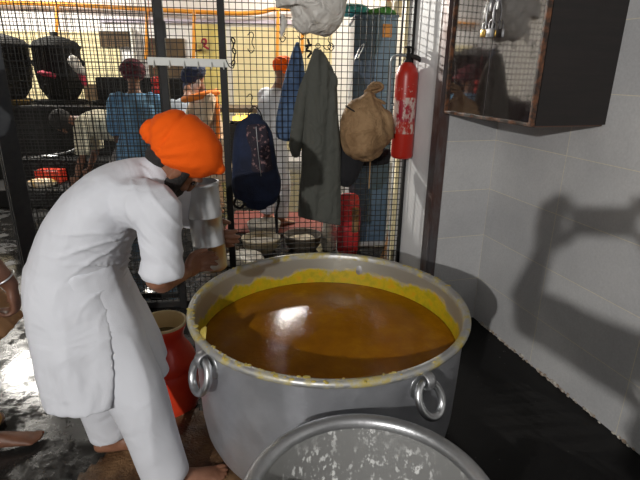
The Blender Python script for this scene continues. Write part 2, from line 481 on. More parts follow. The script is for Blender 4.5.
# darker slab strip along the right wall, laid on the floor
a = COR + WD * -.0; b_ = COR + WD * 5.2
sl = [a, b_, b_ + WN * 1.0, a + WN * .95]
mb = MB().add([p + Z3 * .0 for p in sl] + [p + Z3 * .006 for p in sl], [(0, 1, 2, 3), (4, 5, 6, 7), (0, 1, 5, 4), (1, 2, 6, 5), (2, 3, 7, 6), (3, 0, 4, 7)])
struct(mb, 'floor_slab', 'black_slab', smooth=False)

def wall_uv(origin, d, u0):
    return lambda p: ((V(p) - origin).dot(d) + u0, p.z)
def slab(p, q, nrm, thick, z0, z1):
    c = (p + q) / 2 - nrm * thick / 2 + Z3 * (z0 + z1) / 2
    t = (q - p); L_ = t.length; t.normalize()
    return MB().box(c, (L_, thick, z1 - z0), (t, nrm, Z3))
struct(slab(COR - WD * .0, COR + WD * 7, WN, .15, 0, 3.2), 'wall_right', 'wall_tile', smooth=False, uvfn=wall_uv(COR, WD, .02))
CH = COR + WN * .385                       # near edge of the steel channel on the facing tile wall
struct(slab(CH, COR - WN * .15, WD, .12, 0, 3.2), 'wall_corner', 'wall_tile', smooth=False, uvfn=wall_uv(COR, WN, .0))
NE = CH + WN * .03 - WD * .62
struct(slab(CH - WD * .1 + WN * .0, NE - WN * .03, WN, .10, 0, 3.2), 'wall_nook', 'nook_plaster', smooth=False)
# the steel channel
mb = MB()
mb.box(CH + WD * .006 + WN * -.022 + Z3 * 1.6, (.05, .012, 3.2), (WN, WD, Z3))
mb.box(CH + WN * .008 - WD * .03 + Z3 * 1.6, (.012, .075, 3.2), (WN, WD, Z3))
struct(mb, 'trim_1', 'rust_channel', smooth=False)
# plaster crumbs line along the wall foot
mb = MB()
for k in range(90):
    s_ = random.uniform(0.02, 1.5); r = random.choice((.006, .009, .014 if .0 < s_ < .12 or .5 < s_ < .6 else .007))
    mb.ell(COR + WD * s_ + WN * random.uniform(0, .008) + Z3 * (.006 + random.uniform(0, .012)), (r * 1.5, r * .6, r * random.uniform(.7, 1.4)), (WD, WN, Z3), 7, 5)
struct(mb, 'trim_2', 'lime')
# enclosing shell
struct(MB().box((-1.2, 9.07, 2.5), (12, .14, 5.0)), 'wall_back', 'back_tiles', smooth=False)
struct(MB().box((-7.27, 2.6, 2.5), (.14, 13.2, 5.0)), 'wall_left', 'back_tiles', smooth=False)
struct(MB().box((-1.2, -4.07, 1.6), (12, .14, 3.2)), 'wall_front', 'dim_wall', smooth=False)
struct(slab(V((1.6, 3.5, 0)), V((1.6, 9.05, 0)), V((-1, 0, 0)), .12, 0, 5.0), 'wall_kitchen', 'cream_wall', smooth=False)
struct(slab(NE + V((.04, .0, 0)), V((1.75, 3.58, 0)), V((0, 1, 0)), .1, 0, 5.0), 'wall_return', 'cream_wall', smooth=False)
struct(MB().box((-1.2, -.4, 3.25), (12, 7.2, .1)), 'ceiling', 'ceiling_paint', smooth=False)
struct(MB().box((-1.2, 6.2, 5.05), (12, 6.0, .1)), 'ceiling_kitchen', 'dim_wall', smooth=False)
struct(MB().box((-1.2, 3.25, 4.1), (12, .1, 1.8)), 'wall_above_fence', 'ceiling_paint', smooth=False)

# painted zones and column on the far wall (9 m away)
def wallpatch(name, x0, y0, x1, y1, m, Y=8.98, th=.03):
    p, q = aty(x0, y0, Y), aty(x1, y1, Y)
    return struct(MB().box(((p.x + q.x) / 2, Y, (p.z + q.z) / 2), (abs(q.x - p.x), th, abs(p.z - q.z))), name, m, smooth=False)
wallpatch('trim_3', -60, 30, 131, 150, 'cream_wall')
wallpatch('trim_4', 146, 38, 192, 150, 'soot_wall')
wallpatch('trim_5', 194, 24, 231, 150, 'yellow_paint')
wallpatch('trim_6', 231, 27, 330, 150, 'cream_wall')
wallpatch('trim_7', 131, 28, 145, 150, 'white_paint', 8.9, .14)
mat('lavender_paint', (.62, .56, .66), .6)
wallpatch('trim_8', 100, 18, 330, 25, 'lavender_paint', 8.97)
wallpatch('trim_10', 84, 84, 126, 112, 'soot_wall', 8.94)
wallpatch('trim_9', 99, 31, 131, 47, 'soot_wall', 8.95)

# ------------------------------------------------------------------ fence
fence = empty('mesh_fence', F0, 'black welded-wire mesh fence with square steel posts behind the big pot', 'fence')
def grid_mb(p0, d, L_, z0, z1, sp, w, up=Z3, jitter=.0):
    mb = MB(); n = V((d.y, -d.x, 0))
    k = 0; s_ = 0.0
    while s_ <= L_:
        mb.box(p0 + d * s_ + Z3 * (z0 + z1) / 2, (w, w, z1 - z0), (d, n, Z3)); s_ += sp
    z = z0
    while z <= z1:
        mb.box(p0 + d * L_ / 2 + n * w * .9 + Z3 * z, (L_, w, w), (d, n, Z3)); z += sp
    return mb
def fpost(x, y, w, name='post', off=0):
    """post through the pixel column at x,y"""
    p = fp(x, y, off); return (p - F0).dot(FD)
sA, sB, sR = fpost(162, 50, 0), fpost(226, 120, 0), fpost(405, 180, 0)
FT = 3.19
s0 = -.78
spans = [(s0, sA), (sA, sB), (sB, sR)]
for a, b_ in spans:
    grid_mb(F0 + FD * (a + .012), FD, b_ - a - .024, .04, 2.6, .0375, .0042).build('mesh_panel', 'wire', fence, smooth=False, weld=False, recalc=False)
for s_, w in ((s0, .04), (sA, .045), (sB, .042), (sR, .05)):
    MB().box(F0 + FD * s_ + Z3 * FT / 2, (w, .04, FT), (FD, FN, Z3), .003).build('post', 'black_iron', fence, smooth=False)
for z in (.03, 2.62):
    MB().box(F0 + FD * (s0 + sR) / 2 + Z3 * z - FN * .004, (sR - s0, .036, .045), (FD, FN, Z3), .003).build('rail', 'black_iron', fence, smooth=False)
MB().box(F0 + FD * (sA + .03) + FN * .025 + Z3 * (aty(166, 30, 3.1).z), (.012, .02, .09), (FD, FN, Z3)).build('latch_plate', 'black_iron', fence, smooth=False)
for z in (1.93, 1.25):
    h = MB().box(F0 + FD * (sR + .045) + FN * .01 + Z3 * z, (.03, .04, .16), (FD, FN, Z3), .004)
    h.lathe(F0 + FD * (sR + .03) + FN * .035 + Z3 * (z - .07), [(.0, 0), (.011, 0), (.011, .14), (0, .14)], 12)
    h.build('hinge', 'black_iron', fence, smooth=False)

# sliding leaf with finer mesh behind the left half
leaf = empty('sliding_mesh_leaf', F0 - FN * .13, 'second fine wire mesh leaf standing close behind the left half of the fence', 'gate')
ld = (FD + FN * .06).normalized(); lp = F0 - FN * .16 + FD * (s0 - .1)
LL = sA - s0 + .06
grid_mb(lp, ld, LL, .05, 2.7, .022, .0030).build('mesh_panel', 'wire', leaf, smooth=False, weld=False, recalc=False)
for z in (.05, 2.7): MB().box(lp + ld * LL / 2 + Z3 * z, (LL, .025, .03), (ld, V((ld.y, -ld.x, 0)), Z3)).build('rail', 'black_iron', leaf, smooth=False)
for s_ in (0, LL): MB().box(lp + ld * s_ + Z3 * 1.37, (.02, .02, 2.68), (ld, V((ld.y, -ld.x, 0)), Z3)).build('stile', 'black_iron', leaf, smooth=False)

# open gate leaf at the left, coming towards the viewer
G1 = F0 + FD * s0 + FN * .03
G0 = V((-1.60, 2.52, 0))
gd = (G1 - G0).normalized(); gn = V((gd.y, -gd.x, 0)); GL = (G1 - G0).length
gate = empty('steel_gate_leaf', G0, 'open grey steel framed mesh gate leaf at the left edge of the picture', 'gate')
MB().box(G0 + Z3 * 1.5, (.035, .085, 2.95), (gd, gn, Z3), .004).build('stile', 'grey_paint', gate, smooth=False)
MB().box(G0 + Z3 * 1.5 + gd * .028, (.02, .03, 2.95), (gd, gn, Z3), .002).build('stile', 'grey_paint', gate, smooth=False)
MB().box(G1 - gd * .03 + Z3 * 1.5, (.04, .03, 2.95), (gd, gn, Z3), .003).build('stile', 'black_iron', gate, smooth=False)
grid_mb(G0 + gd * .03, gd, GL - .06, .04, 2.9, .030, .0036).build('mesh_panel', 'wire', gate, smooth=False, weld=False, recalc=False)
for z in (.045, 2.93): MB().box(G0 + gd * GL / 2 + Z3 * z, (.03, GL, .04), (gn, gd, Z3)).build('rail', 'black_iron', gate, smooth=False)

# ------------------------------------------------------------------ the big pot of dal
PC = V((.04, 1.90, 0)); PR = .59; PZ = .65
pot = empty('cooking_pot', PC, 'huge round aluminium cooking pot with ring handles, full of orange dal', 'cooking pot')
outer = [(.0, .0), (.38, .0), (.44, .008), (.49, .03), (.525, .07), (.545, .12), (.556, .20), (.562, .35), (.566, .50), (.570, .60), (.572, .625)]
o = MB().lathe(PC, outer, 128).build('body', 'pot_outside', pot); autosmooth(o, 50)
inner = [(.560, .625), (.556, .58), (.552, .45), (.548, .30), (.536, .14), (.50, .06), (.42, .03), (0, .025)]
o = MB().lathe(PC, inner, 128).build('inner_wall', 'pot_inside', pot)
rim = [(.572, .618), (.590, .626), (.5925, .636), (.590, .645), (.580, .650), (.566, .648), (.560, .640), (.559, .622)]
o = MB().lathe(PC, rim, 128).build('rim', 'rim_crust', pot)
# crusty lumps on the rim
mb = MB()
for k in range(80):
    a = random.choice((random.gauss(3.75, .5), random.gauss(3.9, .4), random.gauss(.6, .2), random.gauss(4.6, .4)))
    r = .577 + random.uniform(-.014, .012); s_ = random.uniform(.0025, .006)
    mb.ell(PC + V((math.cos(a) * r, math.sin(a) * r, .648)), (s_ * random.uniform(1, 2.6), s_ * random.uniform(1, 2.6), s_ * .5), None, 8, 5)
mat('crust', (.46, .36, .06), .5, c2=(.55, .42, .12), noise_scale=20)
o = mb.build('dried_crust', 'crust', pot); o['label'] = 'yellow dried spills along the rim'; o['kind'] = 'stuff'
def handle(az, swing, tilt=0):
    az = math.radians(az)
    rd = V((math.cos(az), math.sin(az), 0)); tg = V((-math.sin(az), math.cos(az), 0))
    p = PC + rd * .572 + Z3 * .606
    h = MB()
    # bracket plate riveted on the wall and hooked lug
    h.ell(p - rd * .006 - Z3 * .045, (.045, .012, .052), (tg, rd, Z3), 20, 10)
    lug = [p + rd * .0 + Z3 * .018, p + rd * .03 + Z3 * .020, p + rd * .05 + Z3 * .004, p + rd * .046 - Z3 * .022, p + rd * .022 - Z3 * .034, p - rd * .004 - Z3 * .032]
    h.loft(lug, [(.019, .0065)] * len(lug), side=tg, n=12, sub=4)
    hb = h.build('handle_bracket', 'steel', pot)
    d = (-Z3 + rd * swing).normalized()
    c = p + rd * .026 - Z3 * .008 + d * .062
    ax1 = (tg + Z3 * tilt).normalized()
    MB().torus(c, .055, .0145, (ax1, d, ax1.cross(d)), 48, 14, 1.12).build('ring_handle', 'steel_bright', hb)
handle(221, .30, .05); handle(303, .42, -.25); handle(72, .25)
# the dal: slightly uneven liquid disc with depth
mb = MB(); prof = []
rings, seg = 46, 140; vs = []; fs = []
SZ = .487
for i in range(rings + 1):
    r = .5535 * i / rings
    for k in range(seg):
        a = 2 * PI * k / seg; x, y = math.cos(a) * r, math.sin(a) * r
        zz = .0016 * noise.noise(V((x * 9, y * 9, 3))) + .0006 * noise.noise(V((x * 40, y * 40, 1)))
        vs.append(PC + V((x, y, SZ + zz)))
for i in range(rings):
    for k in range(seg):
        fs.append((i * seg + k, i * seg + (k + 1) % seg, (i + 1) * seg + (k + 1) % seg, (i + 1) * seg + k))
base = len(vs)
for k in range(seg):
    a = 2 * PI * k / seg; vs.append(PC + V((math.cos(a) * .5505, math.sin(a) * .5505, .40)))
for k in range(seg): fs.append((rings * seg + k, rings * seg + (k + 1) % seg, base + (k + 1) % seg, base + k))
fs.append(tuple(base + k for k in range(seg)))
o = mb.add(vs, fs).build('dal', 'dal'); tag(o, 'orange brown lentil dal filling the huge aluminium pot', 'dal', kind='stuff')

# a small fried crumb stuck on the near left rim
o = MB().loft([PC + V((-.475, -.315, .60)), PC + V((-.47, -.30, .655)), PC + V((-.462, -.29, .672))], [(.035, .005), (.028, .005), (.008, .004)], side=(.5, -.8, 0), n=10, sub=3)
o = o.build('flatbread_scrap', 'crust'); tag(o, 'small yellow scrap leaning inside the near left rim of the pot', 'food scrap')

# ------------------------------------------------------------------ foreground basin
BC = V((.135, .945, 0)); BZ = .56
basin = empty('aluminium_basin', BC, 'empty aluminium basin with dried rice starch, nearest the viewer', 'basin')
o = MB().lathe(BC, [(0, .0), (.22, 0), (.255, .012), (.275, .05), (.288, .15), (.298, .35), (.306, .50), (.310, .540)], 96).build('body', 'pot_outside', basin)
o = MB().lathe(BC, [(.303, .540), (.300, .50), (.290, .36), (.280, .28), (.262, .245), (.22, .235), (0, .23)], 96).build('inner_wall', 'basin_inside', basin)
o = MB().lathe(BC, [(.308, .53), (.330, .541), (.336, .550), (.334, .559), (.325, .562), (.308, .556), (.301, .546), (.300, .53)], 96).build('rim', 'steel', basin)
o = MB().lathe(BC, [(0, .25), (.266, .25), (.26, .246)], 64)
mat('starch_water', (.10, .09, .07), .08, c2=(.14, .13, .11), noise_scale=4)
o = o.build('starch_water', 'starch_water'); tag(o, 'thin layer of murky starch water in the nearest basin', 'water', kind='stuff')

# ------------------------------------------------------------------ red jug
JC = V((-.735, 2.035, 0))
jug = empty('water_jug', JC, 'red plastic jug with wide flared mouth between the man and the pot', 'jug')
jp = [(0, 0), (.125, 0), (.137, .01), (.142, .05), (.146, .12), (.147, .20), (.143, .235), (.138, .242), (.143, .25), (.137, .29), (.116, .335), (.098, .365), (.091, .395), (.094, .42), (.104, .45), (.110, .475), (.107, .478)]
jp = [(r, z * .96) for r, z in jp]
MB().lathe(JC, jp, 64).build('body', 'red_plastic', jug)
MB().lathe(JC, [(.1105, .453), (.111, .463), (.104, .465), (.100, .459), (.097, .43), (.086, .395), (.080, .36), (.085, .30), (.10, .1), (0, .08)], 64).build('inner_liner', 'cream_plastic', jug)
mat('jug_water', (.16, .12, .05), .08)
MB().lathe(JC, [(0, .385), (.086, .385), (.084, .38)], 40).build('water', 'jug_water', jug)

# ------------------------------------------------------------------ sack mat on the floor
def outline_slab(pts, th, m, name, fn, res=.018, edge=.03):
    """cloth lying flat: grid clipped to a wobbly outline"""
    from mathutils.geometry import intersect_point_tri_2d
    xs = [p[0] for p in pts]; ys = [p[1] for p in pts]
    def inside(x, y):
        c = False; j = len(pts) - 1
        for i in range(len(pts)):
            (x1, y1), (x2, y2) = pts[i][:2], pts[j][:2]
            if (y1 > y) != (y2 > y) and x < (x2 - x1) * (y - y1) / (y2 - y1) + x1: c = not c
            j = i
        return c
    mb = MB(); idx = {}
    nx = int((max(xs) - min(xs)) / res); ny = int((max(ys) - min(ys)) / res)
    vs = []; fs = []
    def vid(i, j):
        if (i, j) not in idx:
            x, y = min(xs) + i * res, min(ys) + j * res
            x2 = x + .012 * noise.noise(V((x * 20, y * 20, 0))); y2 = y + .012 * noise.noise(V((x * 20, y * 20, 9)))
            idx[i, j] = len(vs); vs.append(V((x2, y2, th + fn(x, y))))
        return idx[i, j]
    for i in range(nx):
        for j in range(ny):
            if inside(min(xs) + (i + .5) * res, min(ys) + (j + .5) * res):
                fs.append((vid(i, j), vid(i + 1, j), vid(i + 1, j + 1), vid(i, j + 1)))
    mb.add(vs, fs)
    return mb.build(name, m, solid=th * .8)
g = lambda x, y: tuple(atz(x, y, .01)[:2])
pts = [g(84, 474), g(108, 452), g(128, 441), (-.83, 1.92), (-.60, 1.98), (-.50, 1.93), g(222, 440), g(236, 455), g(262, 462), g(285, 478), (-.10, 1.36), (-.3, 1.2), (-.7, 1.15), (-.98, 1.3)]
o = outline_slab(pts, .007, 'wet_sack', 'burlap_sack', lambda x, y: .016 * abs(noise.noise(V((x * 7, y * 7, 2)))) + .006 * noise.noise(V((x * 22, y * 22, 5))) + .004)
tag(o, 'wet brown burlap sack spread on the floor under the man in white', 'sack')

# ------------------------------------------------------------------ wall cabinet with padlocks
K0 = COR + WD * .06; K1 = COR + WD * .775; KD = .39; KZ = 1.37; KT = 2.15
cab = empty('wall_cabinet', (K0 + K1) / 2 + Z3 * KZ, 'dark glossy laminate cabinet with worn edges on the tiled right wall', 'cabinet')
kc = (K0 + K1) / 2
mb = MB().box(kc + WN * (KD - .02) / 2 + Z3 * (KZ + KT) / 2, (.715, KD - .02, KT - KZ), (WD, WN, Z3))
mb.build('carcass', 'cabinet_side', cab, smooth=False)
MB().box(kc + WN * (KD - .01) / 2 + Z3 * (KZ - .004), (.70, KD - .03, .006), (WD, WN, Z3)).build('underside', 'cabinet_under', cab, smooth=False)
doors = []
for k in (0, 1):
    c = K0 + WD * (.012 + .1745 + k * .347) + WN * (KD - .010)
    dr = MB().box(c + Z3 * (KZ + KT) / 2, (.343, .018, KT - KZ - .024), (WD, WN, Z3), .002).build('door', 'cabinet_door', cab, smooth=False); doors.append(dr)
w = .011
mb = MB()
fr = WN * (KD + .0)
mb.box(kc + fr + Z3 * (KZ + .004), (.73, .024, .016), (WD, WN, Z3), .002)
mb.box(K1 + fr + Z3 * (KZ + KT) / 2, (.014, .024, KT - KZ), (WD, WN, Z3), .002)
mb.box(K0 + fr + Z3 * (KZ + KT) / 2, (.012, .024, KT - KZ), (WD, WN, Z3), .002)
o = mb.build('edge_band', 'trim_orange', cab, smooth=False); o['label'] = 'chipped orange brown edge strip'
# two hasps as parts, two padlocks as things
lockp = []
for i, (px, py) in enumerate(((489, 22), (496, 20))):
    pl = K0 + WN * (KD + .002)
    r = ray(px, py); p = CAM + r * ((pl - CAM).dot(WN) / r.dot(WN)); lockp.append(p)
for i, p in enumerate(lockp):
    h = MB().tube([p + Z3 * .09 + WN * .004, p + Z3 * .04 + WN * .016, p + WN * .014, p - Z3 * .01 + WN * .006], .004, 8, 4)
    h.box(p + Z3 * .07, (.014, .004, .05), (WD, WN, Z3), .001)
    h.build('hasp', 'steel', doors[i])
def padlock(p, lab, sc, m, sw):
    e = empty('padlock', p, lab, 'padlock')
    MB().box(p - Z3 * .045 * sc, (.036 * sc, .016 * sc, .034 * sc), (WD, WN, Z3), .003).build('lock_body', m, e)
    MB().tube([p + WD * -.011 * sc - Z3 * .03 * sc, p + WD * -.011 * sc - Z3 * .008, p + Z3 * .004, p + WD * .011 * sc - Z3 * .008, p + WD * .011 * sc - Z3 * .03 * sc], .003 * sc, 8, 4).build('shackle', 'steel', e)
padlock(lockp[0] + WN * .022 + Z3 * -.005, 'brass padlock hanging left on the dark wall cabinet', 1.0, 'brass', 0)
padlock(lockp[1] + WN * .024 + Z3 * -.004, 'steel padlock hanging right on the dark wall cabinet', 1.15, 'steel', 0)

# ------------------------------------------------------------------ fire extinguisher on the last post
ex = fp(401.5, 158, .10)
EH = (fp(401.5, 62, .10).z - ex.z)
ext = empty('fire_extinguisher', ex, 'worn red fire extinguisher hanging at the right end of the fence', 'fire extinguisher')
R_ = .069
MB().lathe(ex, [(0, .012), (.05, .0), (.064, .006), (R_, .02), (R_, EH - .085), (.066, EH - .06), (.054, EH - .03), (.034, EH - .008), (.022, EH), (0, EH)], 48).build('cylinder', 'worn_red', ext)
MB().lathe(ex + Z3 * EH, [(0, -.01), (.024, -.01), (.024, .012), (.016, .016), (.016, .05), (.012, .052), (.012, .085), (0, .085)], 20).build('valve', 'black_iron', ext)
vt = ex + Z3 * (EH + .085)
MB().torus(vt, .026, .005, (FD, FN, Z3), 20, 8).box(vt, (.05, .007, .005), (FD, FN, Z3)).build('valve_wheel', 'black_iron', ext)
v0 = ex + Z3 * (EH + .035)
mb = MB().loft([v0, v0 + FD * .045 - Z3 * .005, v0 + FD * .10 - Z3 * .035 + FN * .01], [(.010, .010), (.015, .014), (.019, .015)], n=10, sub=3)
mb.build('squeeze_handle', 'black_iron', ext)
mat('hose', (.25, .27, .28), .4, .3)
MB().tube([v0, v0 - FD * .04 + Z3 * .003, v0 - FD * .085 + Z3 * -.002, v0 - FD * .105 - Z3 * .03, v0 - FD * .108 - Z3 * .12, v0 - FD * .104 - Z3 * .30, v0 - FD * .098 - Z3 * .38], .008, 10, 6).build('hose', 'hose', ext)
MB().torus(ex + Z3 * .33 - FN * .03, .072, .004, (FD, FN, Z3), 24, 6).bar(ex + Z3 * .33 - FN * .09, ex + Z3 * .33 - FN * .12, .02).build('wall_bracket', 'black_iron', ext)
# ------------------------------------------------------------------ people
def frame(f, u):
    f = V(f).normalized(); u = V(u); u = (u - f * u.dot(f)).normalized(); return f, u, u.cross(f)   # forward, up, left
def hand(mb, W, D, N, T, curl=(.35, .35, .35, .35), thumb=.5, s=1.0):
    """W wrist, D towards the fingers, N side the fingers close to, T side of the thumb"""
    W, D = V(W), V(D).normalized(); N = V(N); N = (N - D * N.dot(D)).normalized()
    T = V(T); T = (T - D * T.dot(D) - N * T.dot(N)).normalized()
    mb.loft([W - D * .02 * s, W + D * .015 * s, W + D * .05 * s, W + D * .085 * s, W + D * .098 * s], [(.025 * s, .019 * s), (.030 * s, .019 * s), (.040 * s, .017 * s), (.041 * s, .014 * s), (.036 * s, .010 * s)], side=T, n=14, sub=3)
    for i, (o_, L_) in enumerate(((.031, .078), (.0105, .088), (-.0105, .082), (-.031, .064))):
        p = W + D * (.088 - abs(o_) * .15) * s + T * o_ * s
        d = (D + T * o_ * 2.2).normalized(); c = curl[i]
        pts = [p - d * .02 * s, p]; ang = 0
        for j, fr_ in enumerate((.42, .32, .26)):
            ang += c * (1, 1.15, .8)[j]
            dd = d * math.cos(ang) + N * math.sin(ang)
            p = p + dd * L_ * fr_ * s; pts.append(p)
        r = (.0105 if i < 3 else .009) * s
        mb.loft(pts, [r, r * 1.02, r * .95, r * .88, r * .72], side=T, n=10, sub=2)
    p = W + D * .022 * s + T * .026 * s
    d1 = (T * .75 + D * .72 + N * thumb * .5).normalized(); d2 = (D * .85 + T * .35 + N * thumb).normalized(); d3 = (D * .9 + N * thumb * 1.3).normalized()
    mb.loft([p - T * .012 * s, p + d1 * .035 * s, p + d1 * .035 * s + d2 * .032 * s, p + d1 * .035 * s + d2 * .032 * s + d3 * .026 * s], [.016 * s, .0145 * s, .012 * s, .009 * s], side=D, n=10, sub=2)
def foot(mb, A, dr, s=1.0, left=1):
    """A ankle, dr towards the toes, sole on A.z - .075"""
    A = V(A); dr = V((dr[0], dr[1], 0)).normalized(); sd = V((-dr.y, dr.x, 0)) * left; z0 = A.z - .075 * s
    g = lambda f, h, o=0: V((A.x, A.y, z0)) + dr * f * s + sd * o * s + Z3 * h * s
    mb.loft([g(-.055, .034), g(-.02, .040), g(.04, .040), (g(.10, .028)), g(.145, .020), g(.165, .016)], [(.028, .030), (.034, .038), (.034, .038), (.041, .026), (.044, .018), (.040, .013)], side=sd, n=14, sub=3)
    mb.loft([A + Z3 * .04 * s, g(.0, .06), g(.03, .045)], [.036 * s, .036 * s, .03 * s], side=sd, n=12, sub=2)
    for i, (o_, f, r) in enumerate(((-.030, .20, .0125), (-.009, .203, .0095), (.009, .196, .009), (.024, .186, .0085), (.038, .172, .008))):
        mb.loft([g(.135, .015, o_ * .9), g(f - .02, .016, o_), g(f, .0115, o_)], [r * s * .95, r * s, r * s * .85], side=sd, n=8, sub=2)
def head(mb, c, f, u, s=1.0):
    f, u, l = frame(f, u); c = V(c); ax = (f, l, u)
    g = lambda a, b_, h: c + f * a * s + l * b_ * s + u * h * s
    mb.ell(g(-.01, 0, .03), (.095 * s, .076 * s, .098 * s), ax)                 # skull
    mb.loft([g(.02, 0, .06), g(.03, 0, .0), g(.035, 0, -.05), (g(.042, 0, -.095))], [(.068 * s, .062 * s), (.066 * s, .062 * s), (.053 * s, .055 * s), (.028 * s, .036 * s)], side=l, n=18, sub=3)
    mb.loft([g(.09, 0, .035), g(.106, 0, .005), g(.114, 0, -.018)], [(.010 * s, .010 * s), (.013 * s, .014 * s), (.018 * s, .013 * s)], side=l, n=10, sub=3)
    for sg in (-1, 1):
        mb.loft([g(.088, sg * .012, .044), g(.090, sg * .035, .047), g(.070, sg * .055, .042)], [.010 * s, .0105 * s, .008 * s], side=u, n=8, sub=2)
        mb.ell(g(.068, sg * .043, -.012), (.022 * s, .022 * s, .019 * s), ax)   # cheek
        mb.loft([g(.0, sg * .075, .03), g(-.008, sg * .086, .012), g(.0, sg * .078, -.022)], [(.012 * s, .006 * s), (.017 * s, .008 * s), (.009 * s, .006 * s)], side=f, n=10, sub=2)
    mb.loft([g(.090, -.024, -.046), g(.100, 0, -.043), g(.090, .024, -.046)], [.006 * s, .009 * s, .006 * s], side=u, n=8, sub=2)
    mb.loft([g(.088, -.020, -.057), g(.097, 0, -.058), g(.088, .020, -.057)], [.006 * s, .009 * s, .006 * s], side=u, n=8, sub=2)
mat('eye', (.02, .012, .01), .15)
def eyes(c, f, u, parent, s=1.0):
    f, u, l = frame(f, u); c = V(c)
    for sg in (-1, 1):
        MB().ell(c + f * .083 * s + l * sg * .031 * s + u * .018 * s, (.012 * s, .014 * s, .009 * s), (f, l, u), 14, 8).build('eye', 'eye', parent)
def beard_mb(c, f, u, s=1.0, ln=.05):
    f, u, l = frame(f, u); c = V(c)
    g = lambda a, b_, h: c + f * a * s + l * b_ * s + u * h * s
    mb = MB()
    mb.loft([g(.045, 0, -.045), g(.052, 0, -.09), g(.05, 0, -.12), g(.04, 0, -.125 - ln)], [(.066 * s, .058 * s), (.054 * s, .054 * s), (.042 * s, .044 * s), (.012 * s, .015 * s)], side=l, n=18, sub=3)
    for sg in (-1, 1): mb.loft([g(.01, sg * .07, .035), g(.02, sg * .072, -.02), g(.04, sg * .05, -.07)], [(.012 * s, .016 * s), (.012 * s, .028 * s), (.02 * s, .03 * s)], side=l, n=10, sub=3)
    return mb
def turban_mb(c, f, u, r=(.135, .108, .098), peak=.25, ridges=.0035, bands=9):
    f, u, l = frame(f, u); c = V(c); mb = MB().ell(c, r, (f, l, u), 72, 40)
    out = []
    for p in mb.v:
        q = p - c; a, b_, h = q.dot(f) / r[0], q.dot(l) / r[1], q.dot(u) / r[2]
        k = 1 + peak * max(0, a) ** 2 * .35
        side_ = 1 - .30 * max(0, a) ** 2                      # narrows to a prow in front
        flat = 1 - .10 * max(0, -h)
        w = math.sin((h * 1.1 + abs(b_) * .9 * (1 if a > -.3 else .4) - a * .35) * bands * 1.9)
        d = 1 + ridges / r[2] * w
        out.append(c + (f * a * r[0] * k + l * b_ * r[1] * side_ * flat + u * h * r[2] * (1 + .06 * a)) * d)
    mb.v = out
    return mb
def wr(A, fr1=8, fr2=20, seed=0, ax=(1, 1, .5)):
    def fn(p, n):
        q = V((p.x * ax[0], p.y * ax[1], p.z * ax[2]))
        a = noise.noise(q * fr1 + V((seed, 0, 0))); b_ = noise.noise(q * fr2 + V((0, seed, 3)))
        return n * (A * (1 - abs(a) * 2.4) + A * .35 * b_)
    return fn

